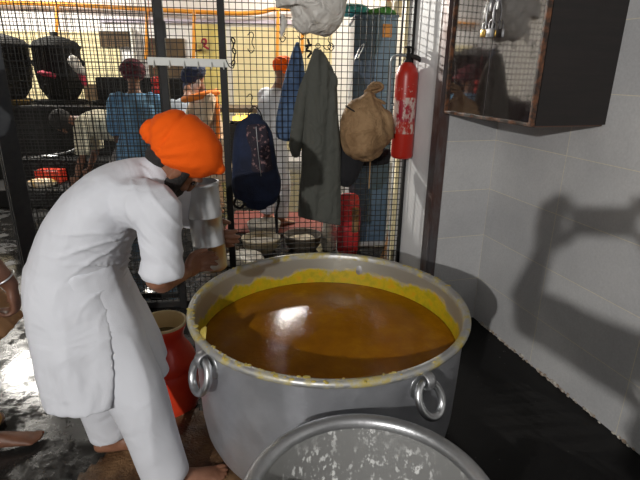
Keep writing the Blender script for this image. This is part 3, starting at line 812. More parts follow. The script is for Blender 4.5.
def figure(root, J, tsc=1.0, skin='skin', vox=.011, top=None, trousers=None, sleeve=.9, hem=.35, loose=1.0, turban=None, beard=None, seed=0, handkw=None, scale=1.0, hair=False, feet=True, skirtdir=None):
    P = {k: V(v) for k, v in J.items()}
    hf, hu = P.get('hf', V((1, 0, 0))), P.get('hu', Z3)
    left = (P['shL'] - P['shR']).normalized(); s = scale
    b = MB()
    b.loft([P['pelvis'] - Z3 * .06 * s, P['pelvis'], P['waist'], P['chest'], P['neck']], [(.13 * s, .10 * s), (.155 * s, .11 * s), (.13 * s, .095 * s), (.165 * s, .105 * s), (.065 * s, .06 * s)], side=left, n=22, sub=4)
    b.loft([P['neck'] - (P['head'] - P['neck']) * .3, P['neck'], P['head'] - V(hu).normalized() * .05 * s], [.06 * s, .055 * s, .055 * s], side=left, n=14, sub=3)
    head(b, P['head'], hf, hu, s)
    hk = handkw or {}
    for sd in 'RL':
        sh, el, w = P['sh' + sd], P['el' + sd], P['wr' + sd]
        b.loft([P['chest'] * .5 + sh * .5, sh, sh * .5 + el * .5, el, el * .55 + w * .45, w], [.06 * s, .056 * s, .046 * s, .040 * s, .038 * s, .026 * s], side=(.3, .5, .8), n=14, sub=3)
        k = dict(curl=(.45, .45, .45, .45), thumb=.5); k.update(hk.get(sd, {}))
        D = V(k.pop('D', (w - el))); N = V(k.pop('N', hf)); T = V(k.pop('T', hf))
        if abs(D.normalized().dot(N.normalized())) > .9: N = left
        Tn = T - D.normalized() * T.dot(D.normalized())
        NN = N - D.normalized() * N.dot(D.normalized())
        if abs(Tn.normalized().dot(NN.normalized())) > .8: T = D.cross(N)
        hand(b, w, D, N, T, s=s, **k)
        hp, kn, an = P['hip' + sd], P['kn' + sd], P['an' + sd]
        b.loft([hp + Z3 * .05 * s, hp - Z3 * .02, hp * .5 + kn * .5, kn, kn * .6 + an * .4, an], [.09 * s, .088 * s, .075 * s, .056 * s, .054 * s, .036 * s], side=left, n=16, sub=3)
        if feet: foot(b, an, P['toe' + sd], s, 1 if sd == 'L' else -1)
    body = b.build('body', skin, root, voxel=vox, relax=4)
    eyes(P['head'], hf, hu, root, s)
    if top:
        t = MB(); k = loose * s
        hemz = P['pelvis'] + (V(skirtdir) if skirtdir else V((0, 0, -1))) * hem
        t.loft([hemz, P['pelvis'] * .5 + hemz * .5, P['pelvis'], P['waist'], P['chest'], P['neck'] - (P['neck'] - P['chest']) * .15], [(.23 * k, .19 * k), (.215 * k, .17 * k), (.19 * k, .145 * k), (.165 * k, .125 * k), (.195 * k, .130 * k), (.085 * s, .075 * s)], side=left, n=28, sub=5, cap='flat')
        for sd in 'RL':
            sh, el, w = P['sh' + sd], P['el' + sd], P['wr' + sd]
            e1 = sh + (el - sh) * min(1, sleeve * 1.0)
            pts = [P['chest'] * .4 + sh * .6, sh, sh * .5 + e1 * .5, e1]; rr = [.075 * k, .070 * k, .066 * k, .064 * k]
            if sleeve > 1: pts += [el + (w - el) * (sleeve - 1)]; rr += [.05 * k]
            t.loft(pts, rr, side=(.3, .5, .8), n=18, sub=4, cap='flat')
        t.build('shirt', top, root, voxel=vox * 1.05, relax=3, disp=wr(.007, 7, 18, seed))
    if trousers:
        t = MB(); k = loose * s
        for sd in 'RL':
            hp, kn, an = P['hip' + sd], P['kn' + sd], P['an' + sd]
            t.loft([hp + Z3 * .08 * s, hp, hp * .5 + kn * .5, kn, kn * .5 + an * .5, an + Z3 * .03], [.115 * k, .115 * k, .10 * k, .085 * k, .078 * k, .072 * k], side=left, n=18, sub=4, cap='flat')
        t.build('trousers', trousers, root, voxel=vox * 1.05, relax=3, disp=wr(.006, 8, 20, seed + 5))
    if turban:
        f, u, l = frame(hf, hu)
        turban_mb(P['head'] + u * .065 * s + f * .0, f, u, (.125 * s * tsc, .105 * s * tsc, .088 * s * (tsc * 1.4 - .4))).build('turban', turban, root)
    if hair: MB().ell(P['head'] + V(hu).normalized() * .035 - V(hf).normalized() * .02, .108 * s).build('hair', 'beard', root)
    if beard: beard_mb(P['head'], hf, hu, s).build('beard', beard, root)
    return P, body

# ---- the man in white kurta, bending over the pot
man = empty('person', (-.72, 1.62, 0.012), 'person in white kurta and orange turban bending beside the big pot with a steel can', 'person')
hf, hu = V((.42, .46, -.80)), V((.85, .06, .50))
P = dict(pelvis=(-.87, 1.62, .84), waist=(-.81, 1.62, 1.00), chest=(-.69, 1.64, 1.16), neck=(-.575, 1.665, 1.235), head=(-.515, 1.695, 1.268),
         shR=(-.53, 1.49, 1.165), elR=(-.530, 1.475, .925), wrR=(-.500, 1.665, .868),
         shL=(-.58, 1.83, 1.165), elL=(-.52, 2.00, .98), wrL=(-.46, 2.00, .93),
         hipR=(-.80, 1.53, .82), knR=(-.665, 1.50, .46), anR=(-.565, 1.50, .090), toeR=(.9, .35, 0),
         hipL=(-.90, 1.71, .82), knL=(-.93, 1.70, .46), anL=(-.875, 1.70, .090), toeL=(.95, .2, 0))
P = {k: V(v) for k, v in P.items()}
b = MB()
left = V((0, 1, 0))
b.loft([P['pelvis'] - Z3 * .06, P['pelvis'], P['waist'], P['chest'], P['neck']], [(.13, .10), (.155, .11), (.13, .095), (.16, .10), (.06, .055)], side=left, n=22, sub=4)
b.loft([P['neck'] - V((.05, 0, .03)), P['neck'], P['head'] - hu.normalized() * .04], [.06, .055, .058], side=left, n=14, sub=3)
head(b, P['head'], hf, hu)
for sd in 'RL':
    sh, el, w = P['sh' + sd], P['el' + sd], P['wr' + sd]
    b.loft([P['chest'] * .5 + sh * .5, sh, sh * .5 + el * .5, el, el * .6 + w * .4, w], [.06, .056, .048, .043, .040, .027], side=(.3, .5, .8), n=14, sub=3)
    hp, kn, an = P['hip' + sd], P['kn' + sd], P['an' + sd]
    b.loft([hp + Z3 * .05, hp - Z3 * .02, hp * .5 + kn * .5, kn, kn * .6 + an * .4, an], [.09, .088, .075, .056, .054, .036], side=left, n=16, sub=3)
    foot(b, an, P['toe' + sd], 1.05, 1 if sd == 'L' else -1)
hand(b, P['wrR'], (.28, .85, .05), (.9, -.35, 0), (0, .1, 1), curl=(.50, .52, .55, .6), thumb=.6)
hand(b, P['wrL'], (.45, -.75, -.1), (.7, .3, 0), (0, 0, 1), curl=(.5, .5, .5, .5), thumb=.5)
b.build('body', 'skin', man, voxel=.0058, relax=3)
eyes(P['head'], hf, hu, man)
beard_mb(P['head'], hf, hu, 1.08, .02).build('beard', 'beard', man)
f_, u_, l_ = frame(hf, hu)
# hair at the nape
MB().ell(P['head'] - f_ * .055 - u_ * .005, (.045, .066, .062), (f_, l_, u_)).build('hair', 'beard', man)
tf, tu = V((.92, .05, -.38)), V((.38, 0, .92))
tl = tu.normalized().cross(tf.normalized())
tm = MB(); tc_ = V((-.474, 1.695, 1.330)); fF, uU, lL = frame(tf, tu)
tm.loft([tc_ - fF * .108 + uU * .006, tc_ - fF * .092 + uU * .010, tc_ - fF * .05 + uU * .012, tc_ + uU * .004, tc_ + fF * .06 - uU * .008, tc_ + fF * .11 - uU * .022, tc_ + fF * .138 - uU * .030],
        [(.05, .045), (.082, .072), (.106, .098), (.112, .104), (.100, .092), (.066, .060), (.022, .022)], side=lL, n=40, sub=6)
tm.ell(tc_ - fF * .070 + uU * .020, (.050, .088, .076), (fF, lL, uU), 32, 20)
def tdisp(p, n):
    q = p - tc_; a, b_, h = q.dot(fF), q.dot(lL), q.dot(uU)
    w = math.atan2(h + .10, a + .17)                       # wraps sweep out from the back of the head
    r = math.sin(w * 30 + b_ * 8 + 1.5 * noise.noise(p * 9))
    e = max(0, 1 - abs(a + .055 - h * .25) / .012) if h > -.02 else 0
    return n * (.0017 * r - .007 * e + .0015 * noise.noise(p * 40))
tm.build('turban', 'orange_turban', man, voxel=.005, relax=5, disp=tdisp)

# kurta: torso and sleeves first, then the split skirt as thick cloth panels
k = MB()
tors = [(-.875, 1.62, .80), (-.87, 1.62, .88), (-.815, 1.62, 1.02), (-.72, 1.635, 1.145), (-.64, 1.65, 1.205), (-.580, 1.662, 1.235)]
k.loft(tors, [(.195, .165), (.195, .160), (.185, .145), (.185, .122), (.145, .094), (.075, .066)], side=(0, 1, 0), n=32, sub=5)
k.loft([(-.66, 1.57, 1.165), (-.53, 1.50, 1.16), (-.512, 1.48, 1.08), (-.510, 1.47, .96)], [.088, .080, .066, .064], side=(0, 1, 0), n=22, sub=5, cap='flat')
k.loft([(-.512, 1.47, .995), (-.512, 1.47, .965), (-.512, 1.47, .938)], [.066, .071, .067], side=(0, 1, 0), n=22, sub=3, cap='flat')
k.loft([(-.66, 1.72, 1.17), (-.58, 1.83, 1.165), (-.545, 1.92, 1.07), (-.53, 1.98, 1.0)], [.09, .085, .078, .076], side=(1, 0, 0), n=20, sub=4, cap='flat')
def panel(mb, a0, a1, skew0=0, skew1=0, n=26, m=26, th=.011, flare=0):
    """closed thick sheet hanging from the hips; angle 0 = front (+x), 90 = near side (-y)"""
    st = [((-.868, 1.61, .94), .142, .172), ((-.866, 1.605, .85), .166, .200), ((-.838, 1.60, .69), .195, .224), ((-.815, 1.60, .56), .216, .232), ((-.802, 1.60, .465), .226, .236)]
    vs = []; fs = []
    for lay in (1, -1):
        for i in range(m + 1):
            t = i / m * (len(st) - 1); j = min(int(t), len(st) - 2); w = t - j
            c = V(st[j][0]).lerp(V(st[j + 1][0]), w); rx = st[j][1] * (1 - w) + st[j + 1][1] * w; ry = st[j][2] * (1 - w) + st[j + 1][2] * w
            for q in range(n + 1):
                b0 = a0 + (1 - i / m) * skew0; b1 = a1 + (1 - i / m) * skew1
                a = math.radians(b0 + (b1 - b0) * q / n)
                fold = 1 + .045 * (i / m) * math.sin(a * 9 + 1) + .03 * (i / m) * math.sin(a * 4.3)
                if a1 < 90: fold *= .94
                vs.append(c + V((math.cos(a) * rx * fold + lay * th * math.cos(a), -math.sin(a) * ry * fold - lay * th * math.sin(a), -.022 * (i / m) * math.cos(a - PI))))
    W = n + 1; O = (m + 1) * W
    for i in range(m):
        for q in range(n):
            a = i * W + q
            fs.append((a, a + 1, a + W + 1, a + W)); fs.append((a + O, a + O + W, a + O + W + 1, a + O + 1))
    for i in range(m):
        for q in (0, n):
            a = i * W + q; fs.append((a, a + W, a + O + W, a + O))
    for q in range(n):
        for i in (0, m):
            a = i * W + q; fs.append((a, a + 1, a + O + 1, a + O))
    mb.add(vs, fs)
panel(k, 66, 300, -42, 0); panel(k, -52, 30, 0, -22)
ARM = V((-.60, 1.44, 1.06)); BEL = V((-.66, 1.44, .93))
def crease(t, sharp=3.0):                                  # thin raised folds with wide valleys
    return (1 - abs(math.sin(t))) ** sharp
def kdisp(p, n):
    q = V((p.x * .8 + p.z * .3, p.y * .5, (p.z - p.x * .5) * 1.6))
    r = .0035 * noise.noise(q * 6) + .0015 * noise.noise(q * 17)
    w = noise.noise(p * 6)
    if p.y < 1.66 and p.z > .70:
        d = p - ARM; rr = math.hypot(d.x, d.z)
        if d.x < .05:                                     # strain folds running back from the armpit
            a = math.atan2(d.z, -d.x); fo = max(0, 1 - abs(rr - .16) / .20) * max(0, 1 - abs(a + .15) / 1.15)
            r += .010 * fo * crease(a * 7.0 + 2.2 * w + rr * 4)
        d = p - BEL; rr = math.hypot(d.x, d.z)             # bunching at the belly
        fo = max(0, 1 - rr / .20)
        r += .013 * fo * crease(math.atan2(d.z, -d.x) * 5.5 + 2.5 * w + 1.0)
    if p.x > -.60 and p.z > .93 and p.y < 1.6:             # slanting folds on the sleeve
        r = r * .5 + .005 * crease((p.z * .9 + p.x * 1.5 + p.y * .6) * 34 + 3.0 * w, 2)
    if p.z < .72:
        r += .004 * math.sin(p.x * 38 + p.y * 30 + 2 * noise.noise(V((p.x, p.y, p.z * .5)) * 5))
    return n * r
k.build('kurta', 'white_cotton', man, voxel=.0072, relax=6, disp=kdisp)
t = MB()
t.loft([P['hipR'] + V((-.03, .03, .12)), P['hipR'] + V((-.005, .03, 0)), (-.740, 1.53, .64), (-.665, 1.50, .46), (-.625, 1.495, .28), (-.582, 1.490, .085)], [(.125, .12), (.120, .125), (.110, .115), (.100, .103), (.088, .090), (.078, .084)], side=(0, 1, 0), n=24, sub=5, cap='flat')
t.loft([P['hipL'] + Z3 * .05, P['hipL'], (-.925, 1.70, .64), (-.935, 1.70, .46), (-.915, 1.70, .30), (-.885, 1.70, .095)], [(.12, .12), (.12, .12), (.11, .11), (.098, .098), (.084, .088), (.070, .078)], side=(0, 1, 0), n=24, sub=5, cap='flat')
t.build('trousers', 'white_cotton', man, voxel=.0085, relax=3, disp=wr(.007, 6, 14, 2, (1, 1, .35)))

# steel can in his hands
cb, ct = aty(212, 268, 1.88), aty(201, 182, 1.88)
ca = (ct - cb).normalized(); cx = ca.cross(V((0, 1, 0))).normalized(); cy = ca.cross(cx)
cl = (ct - cb).length
can = empty('steel_can', cb, 'tall steel can tilted in the hands of the man in white', 'can')
MB().lathe(cb, [(0, 0), (.058, 0), (.064, .006), (.0655, .02), (.0655, cl * .3), (.067, cl * .305), (.0655, cl * .31), (.0655, cl * .62), (.067, cl * .625), (.0655, cl * .63), (.0655, cl - .02), (.069, cl - .012), (.069, cl), (.066, cl + .002), (.064, cl - .006)], 48, (cx, cy, ca)).build('body', 'steel_bright', can)
MB().lathe(cb, [(.063, cl), (.062, cl * .4), (0, cl * .4)], 40, (cx, cy, ca)).build('inner_wall', 'steel', can)

# ---- the person cut off at the left edge
lp_ = empty('person', (-1.50, 1.72, 0), 'person in tan clothes cut off by the left edge, wearing a steel bangle', 'person')
mat('tan_cloth', (.36, .19, .085), .85, wrinkle=.3); mat('ochre_cloth', (.34, .19, .05), .85, wrinkle=.4)
J = dict(pelvis=(-1.70, 1.66, .88), waist=(-1.69, 1.66, 1.03), chest=(-1.66, 1.67, 1.24), neck=(-1.63, 1.67, 1.42), head=(-1.60, 1.67, 1.55), hf=(1, 0, -.2), hu=(.2, 0, 1),
         shR=(-1.58, 1.50, 1.26), elR=(-1.28, 1.50, 1.03), wrR=(-1.082, 1.56, .86),
         shL=(-1.64, 1.86, 1.34), elL=(-1.62, 1.94, 1.06), wrL=(-1.74, 2.02, .86),
         hipR=(-1.69, 1.57, .84), knR=(-1.63, 1.60, .47), anR=(-1.42, 1.70, .085), toeR=(.95, .32, 0),
         hipL=(-1.72, 1.75, .84), knL=(-1.76, 1.80, .47), anL=(-1.80, 1.85, .085), toeL=(.98, .2, 0))
for k_ in J:
    if k_ not in ('hf', 'hu', 'wrR', 'toeR', 'toeL', 'anR'): J[k_] = tuple(V(J[k_]) + V((.19 if k_ in ('pelvis', 'waist') else .13, 0, 0)))
figure(lp_, J, skin='skin_dark', vox=.0075, top='tan_cloth', trousers='ochre_cloth', sleeve=.95, hem=.36, loose=1.0, turban='ochre_cloth', beard='beard', seed=3, handkw={'R': dict(D=(.02, .05, -1), N=(-.3, -.1, -.3), T=(-.2, 1, 0), curl=(.7, .75, .8, .85))}, skirtdir=(.42, .0, -.93))
wv = (V(J['wrR']) - V(J['elR'])).normalized()
wc = V(J['wrR']) - wv * .035
o = MB().torus(wc, .036, .0032, (wv.orthogonal().normalized(), wv.cross(wv.orthogonal()).normalized(), wv), 40, 10).build('bangle', 'steel_bright')
tag(o, 'thin steel bangle on the wrist at the left edge', 'bangle')

# ---- the photographer, standing behind the phone (seen as a shadow on the right wall)
mat('dark_shirt', (.06, .06, .07), .8); mat('jeans', (.03, .05, .09), .8)
ph = empty('person', (-.02, -.45, 0), 'person behind the viewpoint holding up a phone, only their shadow on the wall shows', 'person')
J = dict(pelvis=(.10, -.50, .92), waist=(.10, -.49, 1.06), chest=(.10, -.45, 1.24), neck=(.10, -.40, 1.43), head=(.11, -.34, 1.55), hf=(0, 1, -.1), hu=(0, .1, 1),
         shR=(.27, -.40, 1.36), elR=(.215, -.12, 1.32), wrR=(.105, -.075, 1.50),
         shL=(-.07, -.40, 1.36), elL=(-.225, -.13, 1.36), wrL=(-.165, -.075, 1.50),
         hipR=(.19, -.50, .88), knR=(.20, -.47, .48), anR=(.20, -.50, .08), toeR=(.1, 1, 0),
         hipL=(.01, -.50, .88), knL=(.0, -.47, .48), anL=(.0, -.50, .08), toeL=(-.1, 1, 0))
figure(ph, J, skin='skin', vox=.009, top='dark_shirt', trousers='jeans', sleeve=.95, hem=.18, loose=1.08, seed=8, hair=True,
       handkw={'R': dict(D=(-.12, .1, .9), N=(-.6, .6, 0), T=(-.4, -.8, 0), curl=(.35, .35, .35, .35)), 'L': dict(D=(.1, .1, .9), N=(.6, .6, 0), T=(.4, -.8, 0), curl=(.3, .3, .3, .3))}, scale=.95)
o = MB().box((-.0, -.022, 1.57), (.160, .008, .074), None, .003).build('phone', 'black_iron')
tag(o, 'dark phone held up by the photographer', 'phone')
# ------------------------------------------------------------------ things hanging on the fence
def hang(rows, off, thick, m, name='body', parent=None, disp=None, n=40, sub=4, cap=True, fn=None):
    path, rad = [], []
    for r in rows:
        y, xl, xr = r[:3]; th = r[3] if len(r) > 3 else thick
        a, b_ = fp(xl, y, off), fp(xr, y, off)
        path.append((a + b_) / 2); rad.append(((b_ - a).length / 2, th))
    return MB().loft(path, rad, side=FD, n=n, sub=sub, cap=cap, fn=fn).build(name, m, parent, disp=disp)
def folds(A, fr=26, seed=0, slant=0):
    def fn(p, n):
        s_ = (p - F0).dot(FD)
        a = noise.noise(V((s_ * fr + p.z * slant, p.z * 1.6, seed))); b_ = noise.noise(V((s_ * fr * 2.3, p.z * 4, seed + 7)))
        return FN * n.dot(FN) * A * (1 - abs(a) * 2.5) + n * A * .25 * b_
    return fn
# olive grey coat
def coatfold(p, n):
    z0 = 0.62; s_ = (p - F0).dot(FD); sc = (fp(319, 200, .075) - F0).dot(FD)
    k_ = max(0, min(1, (.95 - p.z) / .35)) ** 2
    return folds(.024, 20, 3)(p, n) - Z3 * (s_ - sc + .03) * .38 * k_
coat = empty('long_coat', fp(318, 222, .08), 'long grey olive coat hanging from the fence, left of the tan bag', 'coat')
hang([(49, 315, 321, .012), (54, 312, 324, .025), (64, 308, 330, .035), (78, 303, 336, .045), (92, 300, 337, .05), (115, 300, 338, .05), (150, 302, 341, .045), (190, 299.5, 341, .04), (212, 298, 340.5, .035), (219, 298, 340.5, .033)],
     .098, .05, 'coat_cloth', 'body', coat, coatfold, cap='flat')
hang([(72, 306, 314, .02), (92, 298, 309, .035), (115, 293, 306, .035), (138, 289.5, 303, .032), (150, 290, 300, .03)], .10, .04, 'coat_cloth', 'sleeve', coat, folds(.006, 26, 9)); coat_sleeve = coat.children[-1]
hang([(142, 289, 302, .036), (147, 289, 301.5, .037), (153, 291, 300.5, .034)], .10, .04, 'coat_cloth', 'cuff', coat_sleeve)
hang([(70, 324, 330, .02), (78, 328, 337, .02), (84, 330, 338, .016), (88, 333, 337, .008)], .12, .02, 'coat_cloth', 'lapel', coat)
hang([(150, 314, 326, .008), (152, 313, 327, .012), (158, 313, 327, .012), (160, 314, 326, .008)], .125, .02, 'coat_cloth', 'pocket_flap', coat)
MB().torus(fp(318, 46, .03), .014, .003, (FD, Z3, FN), 16, 6).build('hanging_loop', 'coat_cloth', coat)
# blue cloth behind the mesh
o = hang([(44, 295.5, 299.5, .012), (50, 293, 301, .02), (65, 288, 304, .03), (85, 283, 306, .035), (105, 279, 306, .035), (125, 275.5, 305, .035), (137, 277, 303, .03)], -.05, .03, 'blue_cloth', 'blue_cloth', None, folds(.012, 30, 5, 3))
tag(o, 'faded blue cloth hanging behind the mesh beside the grey coat', 'cloth')
# tan sack bag
bag = empty('cloth_bag', fp(367, 152, .1), 'tan cloth bag with knotted handles hanging from the fence beside the extinguisher', 'bag')
hang([(96, 363, 376, .03), (101, 356, 381, .055), (108, 346, 388, .075), (118, 341, 392, .09), (130, 340, 393.5, .095), (142, 342, 393, .09), (150, 349, 390, .07), (154, 358, 384, .04)], .135, .08, 'sacking', 'body', bag, folds(.022, 15, 2, 6), n=64)
mb = MB()
kn = fp(371, 95, .13)
mb.loft([fp(362, 104, .13), fp(367, 97, .14), kn, fp(369, 88, .12), fp(373, 84, .09), fp(380, 84, .08), fp(382, 88, .09), fp(377, 91, .11), fp(370, 93, .13), fp(374, 98, .15), fp(384, 103, .13)], [(.014, .010)] * 11, side=FN, n=10, sub=5)
mb.loft([fp(366, 92, .12), fp(372, 88, .13), fp(379, 87, .1)], [(.012, .012)] * 3, side=FN, n=10, sub=4)
mb.build('knotted_handle', 'sacking', bag, disp=wr(.003, 30, 60))
MB().tube([fp(346, 106, .19), fp(352, 110, .205), fp(360, 114, .213), fp(364, 113, .213)], .0045, 8, 5).build('piping', 'black_cloth', bag)
MB().tube([fp(372, 98, .18), fp(371, 115, .225), fp(370.5, 140, .225), fp(370.5, 152, .16), fp(370, 168, .13), fp(369, 188, .125)], .0045, 8, 5).build('drawstring', 'sacking', bag)
# black bag behind it
o = hang([(132, 342, 372, .02), (140, 338, 372, .035), (155, 337, 366, .04), (168, 336, 361, .04), (178, 336, 357, .035), (184, 339, 352, .02)], .062, .03, 'black_cloth', 'black_bag', None, folds(.008, 24, 1))
tag(o, 'black cloth bag hanging low behind the tan bag', 'bag')
o = hang([(150, 357, 390, .012), (156, 356, 391, .02), (164, 358, 389, .012)], -.05, .02, 'black_cloth', 'folded_cloth', None, folds(.008, 30, 4))
tag(o, 'dark folded cloth behind the mesh under the tan bag', 'cloth')
# navy backpack
bp_ = empty('backpack', fp(258, 206, .07), 'navy backpack with a printed front panel hanging beside the second post', 'backpack')
hang([(118, 247, 262, .03), (123, 240, 268, .05), (132, 234.5, 272, .07), (150, 232.5, 275, .08), (170, 232, 278, .08), (182, 231.5, 281, .085), (192, 232.5, 280, .08), (200, 236, 276, .06), (204, 243, 268, .04)], .10, .07, 'navy_cloth', 'body', bp_, folds(.005, 14, 1), n=48)
hang([(126, 247, 266, .012), (134, 246, 268, .02), (155, 246, 271, .022), (172, 247, 273, .02), (178, 249, 272, .01)], .165, .02, 'printed_cloth', 'front_panel', bp_)
hang([(172, 236, 277, .02), (180, 234, 280, .03), (192, 235, 279, .03), (199, 240, 273, .02)], .165, .02, 'navy_cloth', 'front_pocket', bp_)
MB().loft([fp(247, 122, .1), fp(249, 112, .08), fp(254, 106, .05), fp(260, 112, .08), fp(263, 122, .1)], [(.010, .004)] * 5, side=FN, n=8, sub=4).build('carry_loop', 'black_cloth', bp_)
MB().loft([fp(238, 195, .12), fp(234, 204, .12), fp(240, 208, .12), fp(246, 202, .13), fp(250, 193, .15)], [(.003, .008)] * 5, side=FN, n=8, sub=4).build('strap', 'black_cloth', bp_)
MB().loft([fp(277, 190, .12), fp(279, 200, .12), fp(276, 215, .1), fp(277, 233, .09)], [(.003, .008)] * 4, side=FN, n=8, sub=4).build('strap', 'black_cloth', bp_)
MB().tube([fp(256, 127, .19), fp(258, 150, .20), fp(261, 176, .195)], .0022, 6, 3).build('zip', 'steel', bp_)
# white plastic sack at the top
ws = hang([(-30, 283, 338, .06), (-12, 277, 346, .09), (0, 275, 347, .10), (8, 277, 346, .10), (14, 280, 340, .09), (20, 284, 326, .07), (25, 290, 312, .04)], .14, .08, 'white_plastic', 'plastic_sack', None, folds(.022, 14, 6, 8), n=56)
tag(ws, 'crumpled whitish plastic sack hanging at the top of the fence', 'sack')
o = hang([(16, 281, 285, .01), (24, 281, 287, .014), (32, 280, 284, .010), (36, 280.5, 282.5, .005)], .13, .01, 'white_plastic', 'knotted_tail', ws)
# white hook rail
ra, rb_ = fp(147.5, 61, .045), fp(228.5, 63.5, .045)
rail = empty('hook_rail', ra, 'white metal hook rail screwed across two fence posts', 'hook rail')
MB().bar(ra, rb_, .012, .045, FN, .003).build('bar', 'white_paint', rail, smooth=False) if False else MB().box((ra + rb_) / 2, ((rb_ - ra).length, .012, .046), ((rb_ - ra).normalized(), FN, Z3), .003).build('bar', 'white_paint', rail, smooth=False)
for t_ in (.08, .27, .45, .62, .79, .94):
    p = ra.lerp(rb_, t_) + FN * .008 - Z3 * .004
    MB().tube([p + Z3 * .008, p + FN * .012 - Z3 * .004, p + FN * .022 - Z3 * .02, p + FN * .016 - Z3 * .028, p + FN * .006 - Z3 * .022], .0032, 8, 4).build('hook', 'white_paint', rail)
# wire hooks hung in the mesh
def whook(x, y0, y1, lab, m='wire', dx=3.2, open_=1, r=.0028):
    pts = [fp(x - dx, y0 + 3, .02), fp(x, y0, .025), fp(x + dx * .8, y0 + 3, .03), fp(x + dx * .3, (y0 + y1) / 2, .03), fp(x + dx, y1 - 4, .03), fp(x, y1, .035), fp(x - dx * open_, y1 - 4, .04)]
    o = MB().tube(pts, r, 8, 5).build('wire_hook', m)
    tag(o, lab, 'hook', 'wire hooks hooked in the mesh'); return o
whook(251, 32, 53, 'thin wire hook in the mesh, right of the white rail')
whook(282.5, 30, 42, 'wire hook in the mesh under the white plastic sack')
whook(250, 94, 112, 'wire hook in the mesh above the backpack')
whook(301, 28, 40, 'wire hook at the top of the fence, above the blue cloth')
whook(327, 30, 50, 'wire hook in the mesh right of the coat top', dx=4)
whook(331, 43, 51, 'small wire hook in the mesh beside the coat shoulder')
ch = empty('hanging_chain', fp(233, 66, .04), 'short dark chain with hook hanging right of the second post', 'chain')
cp = [fp(232.5, 38, .03), fp(234, 43, .03), fp(233, 48, .03), fp(235, 54, .03), fp(234, 60, .03), fp(232, 66, .04)]
for i, p in enumerate(cp[:-1]):
    q = cp[i + 1]; d = (q - p).normalized()
    MB().torus((p + q) / 2, .016, .0045, (d, FN if i % 2 else FD, d.cross(FN if i % 2 else FD)), 16, 6, .55).build('link', 'wire', ch)
MB().tube([fp(226, 60, .05), fp(229, 66, .05), fp(233, 68, .05), fp(235, 62, .05)], .003, 8, 4).build('hook', 'wire', ch)
tk = MB().tube([fp(308, 40, .03), fp(309, 46, .04), fp(306, 50, .04), fp(311, 52, .04), fp(308, 57, .04)], .007, 8, 4)
tk.tube([fp(306, 46, .04), fp(311, 45, .04)], .008, 8)
o = tk.build('twisted_tie', 'wire'); tag(o, 'dark twisted tie knotted on the mesh between blue cloth and coat', 'tie')
# cable over the almirah side of the fence
o = MB().tube([fp(349, 98, -.02), fp(352, 80, -.02), fp(354, 62, -.02), fp(360, 48, -.02), fp(364, 44, -.02), fp(362, 50, -.02), fp(358, 58, -.02)], .003, 8, 5).build('loose_wire', 'steel'); tag(o, 'loose curved wire hanging behind the mesh above the tan bag', 'wire')
o = MB().tube([fp(404, -20, .03), fp(404, 0, .03), fp(402, 25, .03), fp(399.5, 60, .03), fp(397, 100, .02)], .0045, 8, 4).build('rope', 'wire'); tag(o, 'thin dark rope hanging down the fence beside the extinguisher', 'rope')

# ------------------------------------------------------------------ the kitchen behind the fence
pipe = empty('gas_pipe', (-1.2, 8.9, 2.3), 'orange gas pipe running along the far wall with drops', 'pipe')
pa = [aty(x, y, 8.88) for x, y in ((-60, 1), (50, 4), (110, 7), (160, 10), (200, 12), (240, 13.5), (262, 12), (278, 9), (330, 11))]
MB().tube(pa, .035, 12, 3).build('main_pipe', 'orange_pipe', pipe)
for x, y0, y1 in ((57, 5, 68), (147, 9, 58), (194, 12, 96), (278, 10, 66), (303, 11, 52)):
    MB().tube([aty(x, y0, 8.82), aty(x - 1, y1, 8.82)], .026, 10).build('drop_pipe', 'orange_pipe', pipe)
def boxthing(name, lab, cat, x0, x1, y0, y1, z0, z1, m, group=None, bev=.01):
    o = MB().box(((x0 + x1) / 2, (y0 + y1) / 2, (z0 + z1) / 2), (x1 - x0, y1 - y0, z1 - z0), None, bev).build(name, m, smooth=False)
    tag(o, lab, cat, group); return o
# black cooking range along the back left
rg = empty('cooking_range', (-3.2, 7.0, 0), 'long soot-black cooking range across the back left of the kitchen', 'stove')
MB().box((-3.7, 7.25, .55), (3.8, 1.1, 1.1), None, .02).build('body', 'soot', rg, smooth=False)
MB().box((-3.7, 6.68, 1.07), (3.8, .06, .06), None, .01).build('front_rail', 'black_iron', rg, smooth=False)
MB().box((-2.55, 7.5, 1.28), (1.4, .35, .36), None, .02).build('back_ledge', 'soot', rg, smooth=False)
for x in (-5.3, -4.50, -3.70, -2.9, -2.2): MB().lathe((x, 7.2, 1.10), [(.32, 0), (.34, .02), (.34, .05), (.30, .05), (.28, .0)], 32).build('burner_ring', 'black_iron', rg)
def cauldron(x, y, z, r, h, lab):
    e = empty('cauldron', (x, y, z), lab, 'cauldron', 'black cauldrons on the range')
    MB().lathe((x, y, z), [(0, 0), (r * .6, .0), (r * .9, h * .2), (r, h * .5), (r * .98, h * .85), (r * 1.05, h * .88), (r * 1.05, h * .92), (r * .95, h * .92)], 40).build('body', 'soot', e)
    MB().lathe((x, y, z + h * .9), [(r * 1.0, .0), (r * .9, h * .08), (r * .4, h * .16), (.04, h * .18), (.05, h * .24), (0, h * .25)], 40).build('lid', 'soot', e)
    for sg in (-1, 1): MB().torus((x + sg * r * .98, y, z + h * .62), .05, .02, (V((1, 0, 0)), Z3, V((0, 1, 0))), 16, 8).build('handle', 'black_iron', e)
cauldron(-4.50, 7.25, 1.152, .37, .80, 'big soot-black cauldron at the far left of the range')
cauldron(-3.70, 7.25, 1.152, .31, .78, 'big soot-black cauldron with lid behind the bending man, right of the other')
